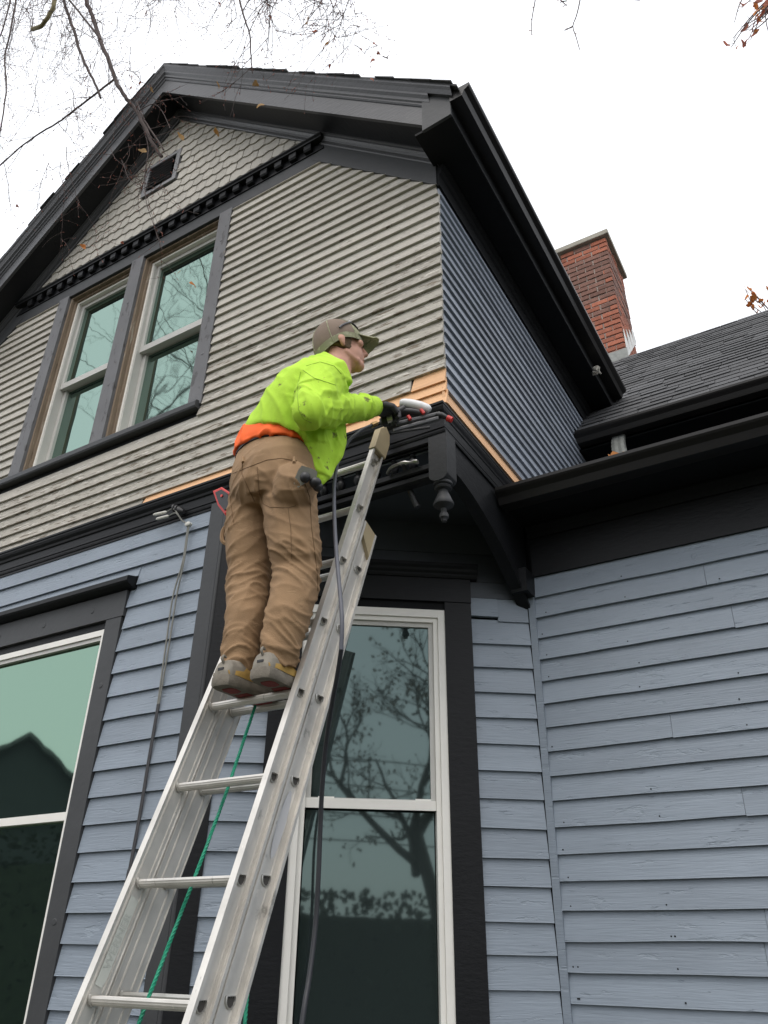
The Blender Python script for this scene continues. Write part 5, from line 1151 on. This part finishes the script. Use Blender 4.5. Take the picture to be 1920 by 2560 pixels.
for i in range(16):
    e_ = Vector(at(rt.uniform(1826, 1935), rt.uniform(-5, 128) if i > 3 else rt.uniform(30, 70), 1, 4.2 + rt.uniform(-.2, .2))); mid = cn.lerp(e_, .55) + Vector((rt.gauss(0, .05), rt.gauss(0, .05), rt.gauss(.03, .05))); P = smooth_path([cn, mid, e_], 5); m.tube(P, [.008 - .006 * j / len(P) for j in range(len(P))], 4)
    for j in range(3): q = P[rt.randrange(5, len(P))]; z_ = q + Vector((rt.gauss(0, .04), rt.gauss(0, .04), rt.gauss(0, .04))); m.tube([q, z_], .0018, 3); (leaf_at(rt.choice((l3, l4)), z_, t3, rt.uniform(.6, 1.1)) if at is not None and rt.random() < .85 else None)
tag(m.build('twigs', M['bark'], t3), kind='stuff')
# trees and houses across the street (seen mirrored in the panes)
t4 = thing('street_maple', 'leafy half-bare maple behind the camera mirrored in the tall corner window', 'tree', (6.3, -3.7, GZ)); grow(t4, (6.3, -3.7, GZ), 7.6, .8, .16, 12, 'leaf_brown', 1300, 4, .045, lean=(-.7, -.9))
t5 = thing('street_tree', 'bare tree on the far left mirrored in the upper windows', 'tree', (-11.6, -5.6, GZ)); grow(t5, (-11.6, -5.6, GZ), 18.0, .8, .16, 33, None, 0, 4)
M['road'] = pm('asphalt', (.05, .05, .052), .9, 0, .2, (2, 2, 2), .5, (60, 60, 60)); M['dkhouse'] = pm('dark_house_paint', (.05, .055, .06), .8, 0, .1); M['hedge'] = pm('hedge_leaves', (.028, .036, .018), .9, .1, .4, (6, 6, 6), .8, (14, 14, 14))
m = MB(); m.add([(-120, -17, GZ + .004), (120, -26, GZ + .004), (120, -18.5, GZ + .004), (-120, -9.5, GZ + .004)], [(0, 1, 2, 3)]); tag(m.build('road', M['road']), kind='structure')
def nb(label, c0, w_, d_, eave, ridge, ang, mat):
    t = thing('neighbour_house', label, 'house', (c0[0], c0[1], GZ), 'houses across the street'); rz = Matrix.Translation((c0[0], c0[1], 0)) @ Matrix.Rotation(ang, 4, 'Z')
    def T(p): return tuple(rz @ Vector(p))
    m = MB(); m.rings([[T((x, y, z)) for x, z in ((-w_ / 2, GZ), (w_ / 2, GZ), (w_ / 2, eave), (0, ridge), (-w_ / 2, eave))] for y in (-d_ / 2, d_ / 2)]); m.build('wall', mat, t)
    m = MB(); o_ = .35
    for s in (1, -1): m.rings([[T((0, y, ridge + .05)), T((s * (w_ / 2 + o_), y, eave - o_ * (ridge - eave) / (w_ / 2) + .05)), T((s * (w_ / 2 + o_), y, eave - o_ * (ridge - eave) / (w_ / 2) + .2)), T((0, y, ridge + .2))] for y in (-d_ / 2 - .3, d_ / 2 + .3)])
    m.build('roof', M['roof'], t)
    m = MB(); m.rings([[T((x, y, z)) for x, y in ((w_ * .3, -.4), (w_ * .3 + .9, -.4), (w_ * .3 + .9, .5), (w_ * .3, .5))] for z in (eave, ridge + .6)]); m.build('chimney', M['brick_dark'], t)
    for i in (-1, 1):
        for z0 in (GZ + 1.0, ):
            m = MB(); m.rings([[T((i * w_ * .22 + a, d_ / 2 + y, z)) for a, z in ((-.5, z0), (.5, z0), (.5, z0 + 1.5), (-.5, z0 + 1.5))] for y in (.01, .05)]); m.build('window', M['glass_ch'], t)
nb('dark gabled house across the street mirrored in the front window', (-25.4, -12.5), 7.5, 9, 2.9, 5.5, -.95, M['dkhouse'])
nb('grey house across the street behind the camera', (3, -34), 11, 9, 3.4, 6.6, 0, M['dkhouse'])
def hedge(label, a, b, h, seed):
    r_ = random.Random(seed); m = MB(); a, b = Vector(a), Vector(b); L_ = (b - a).length; n = int(L_ * 260); d = (b - a).normalized(); s_ = Vector((-d.y, d.x, 0))
    for i in range(n):
        p = a + d * r_.uniform(0, L_) + s_ * r_.gauss(0, .35) + Vector((0, 0, h * r_.random() ** .7)); u = Vector((r_.gauss(0, 1), r_.gauss(0, 1), r_.gauss(0, 1))).normalized(); v = u.orthogonal().normalized(); k_ = r_.uniform(.05, .12); m.add([p - u * k_, p + v * k_ * .7, p + u * k_, p - v * k_ * .7], [(0, 1, 2, 3)])
    A_ = [a + s_ * .3, b + s_ * .3, b - s_ * .3, a - s_ * .3]; m.rings([[p + Vector((0, 0, z_)) for p in A_] for z_ in (0, h * .8)])
    return tag(m.build('hedge', M['hedge']), label, 'hedge')
hedge('long dark hedge beyond the lawn behind the camera', (2.0, -14.5, GZ), (22.0, -5.5, GZ), 2.9, 3)
hedge('dark hedge beyond the lawn at the far left', (-24.0, -8.0, GZ), (-8.0, -10.0, GZ), 4.2, 4)
for i in range(4):
    a, b = Vector((-20, -18.0 + i * .3, 3.4 + .7 * i)), Vector((32, -9.0 + i * .3, 3.6 + .7 * i)); m = MB(); m.tube([a.lerp(b, f) - Vector((0, 0, 1.6 * 4 * f * (1 - f) * .5)) for f in np.linspace(0, 1, 24)], .022, 5)
    tag(m.build('utility_wire', M['blackplastic']), ('lowest', 'second lowest', 'second highest', 'highest')[i] + ' of four utility wires mirrored in the tall window', 'wire', 'utility wires along the street')
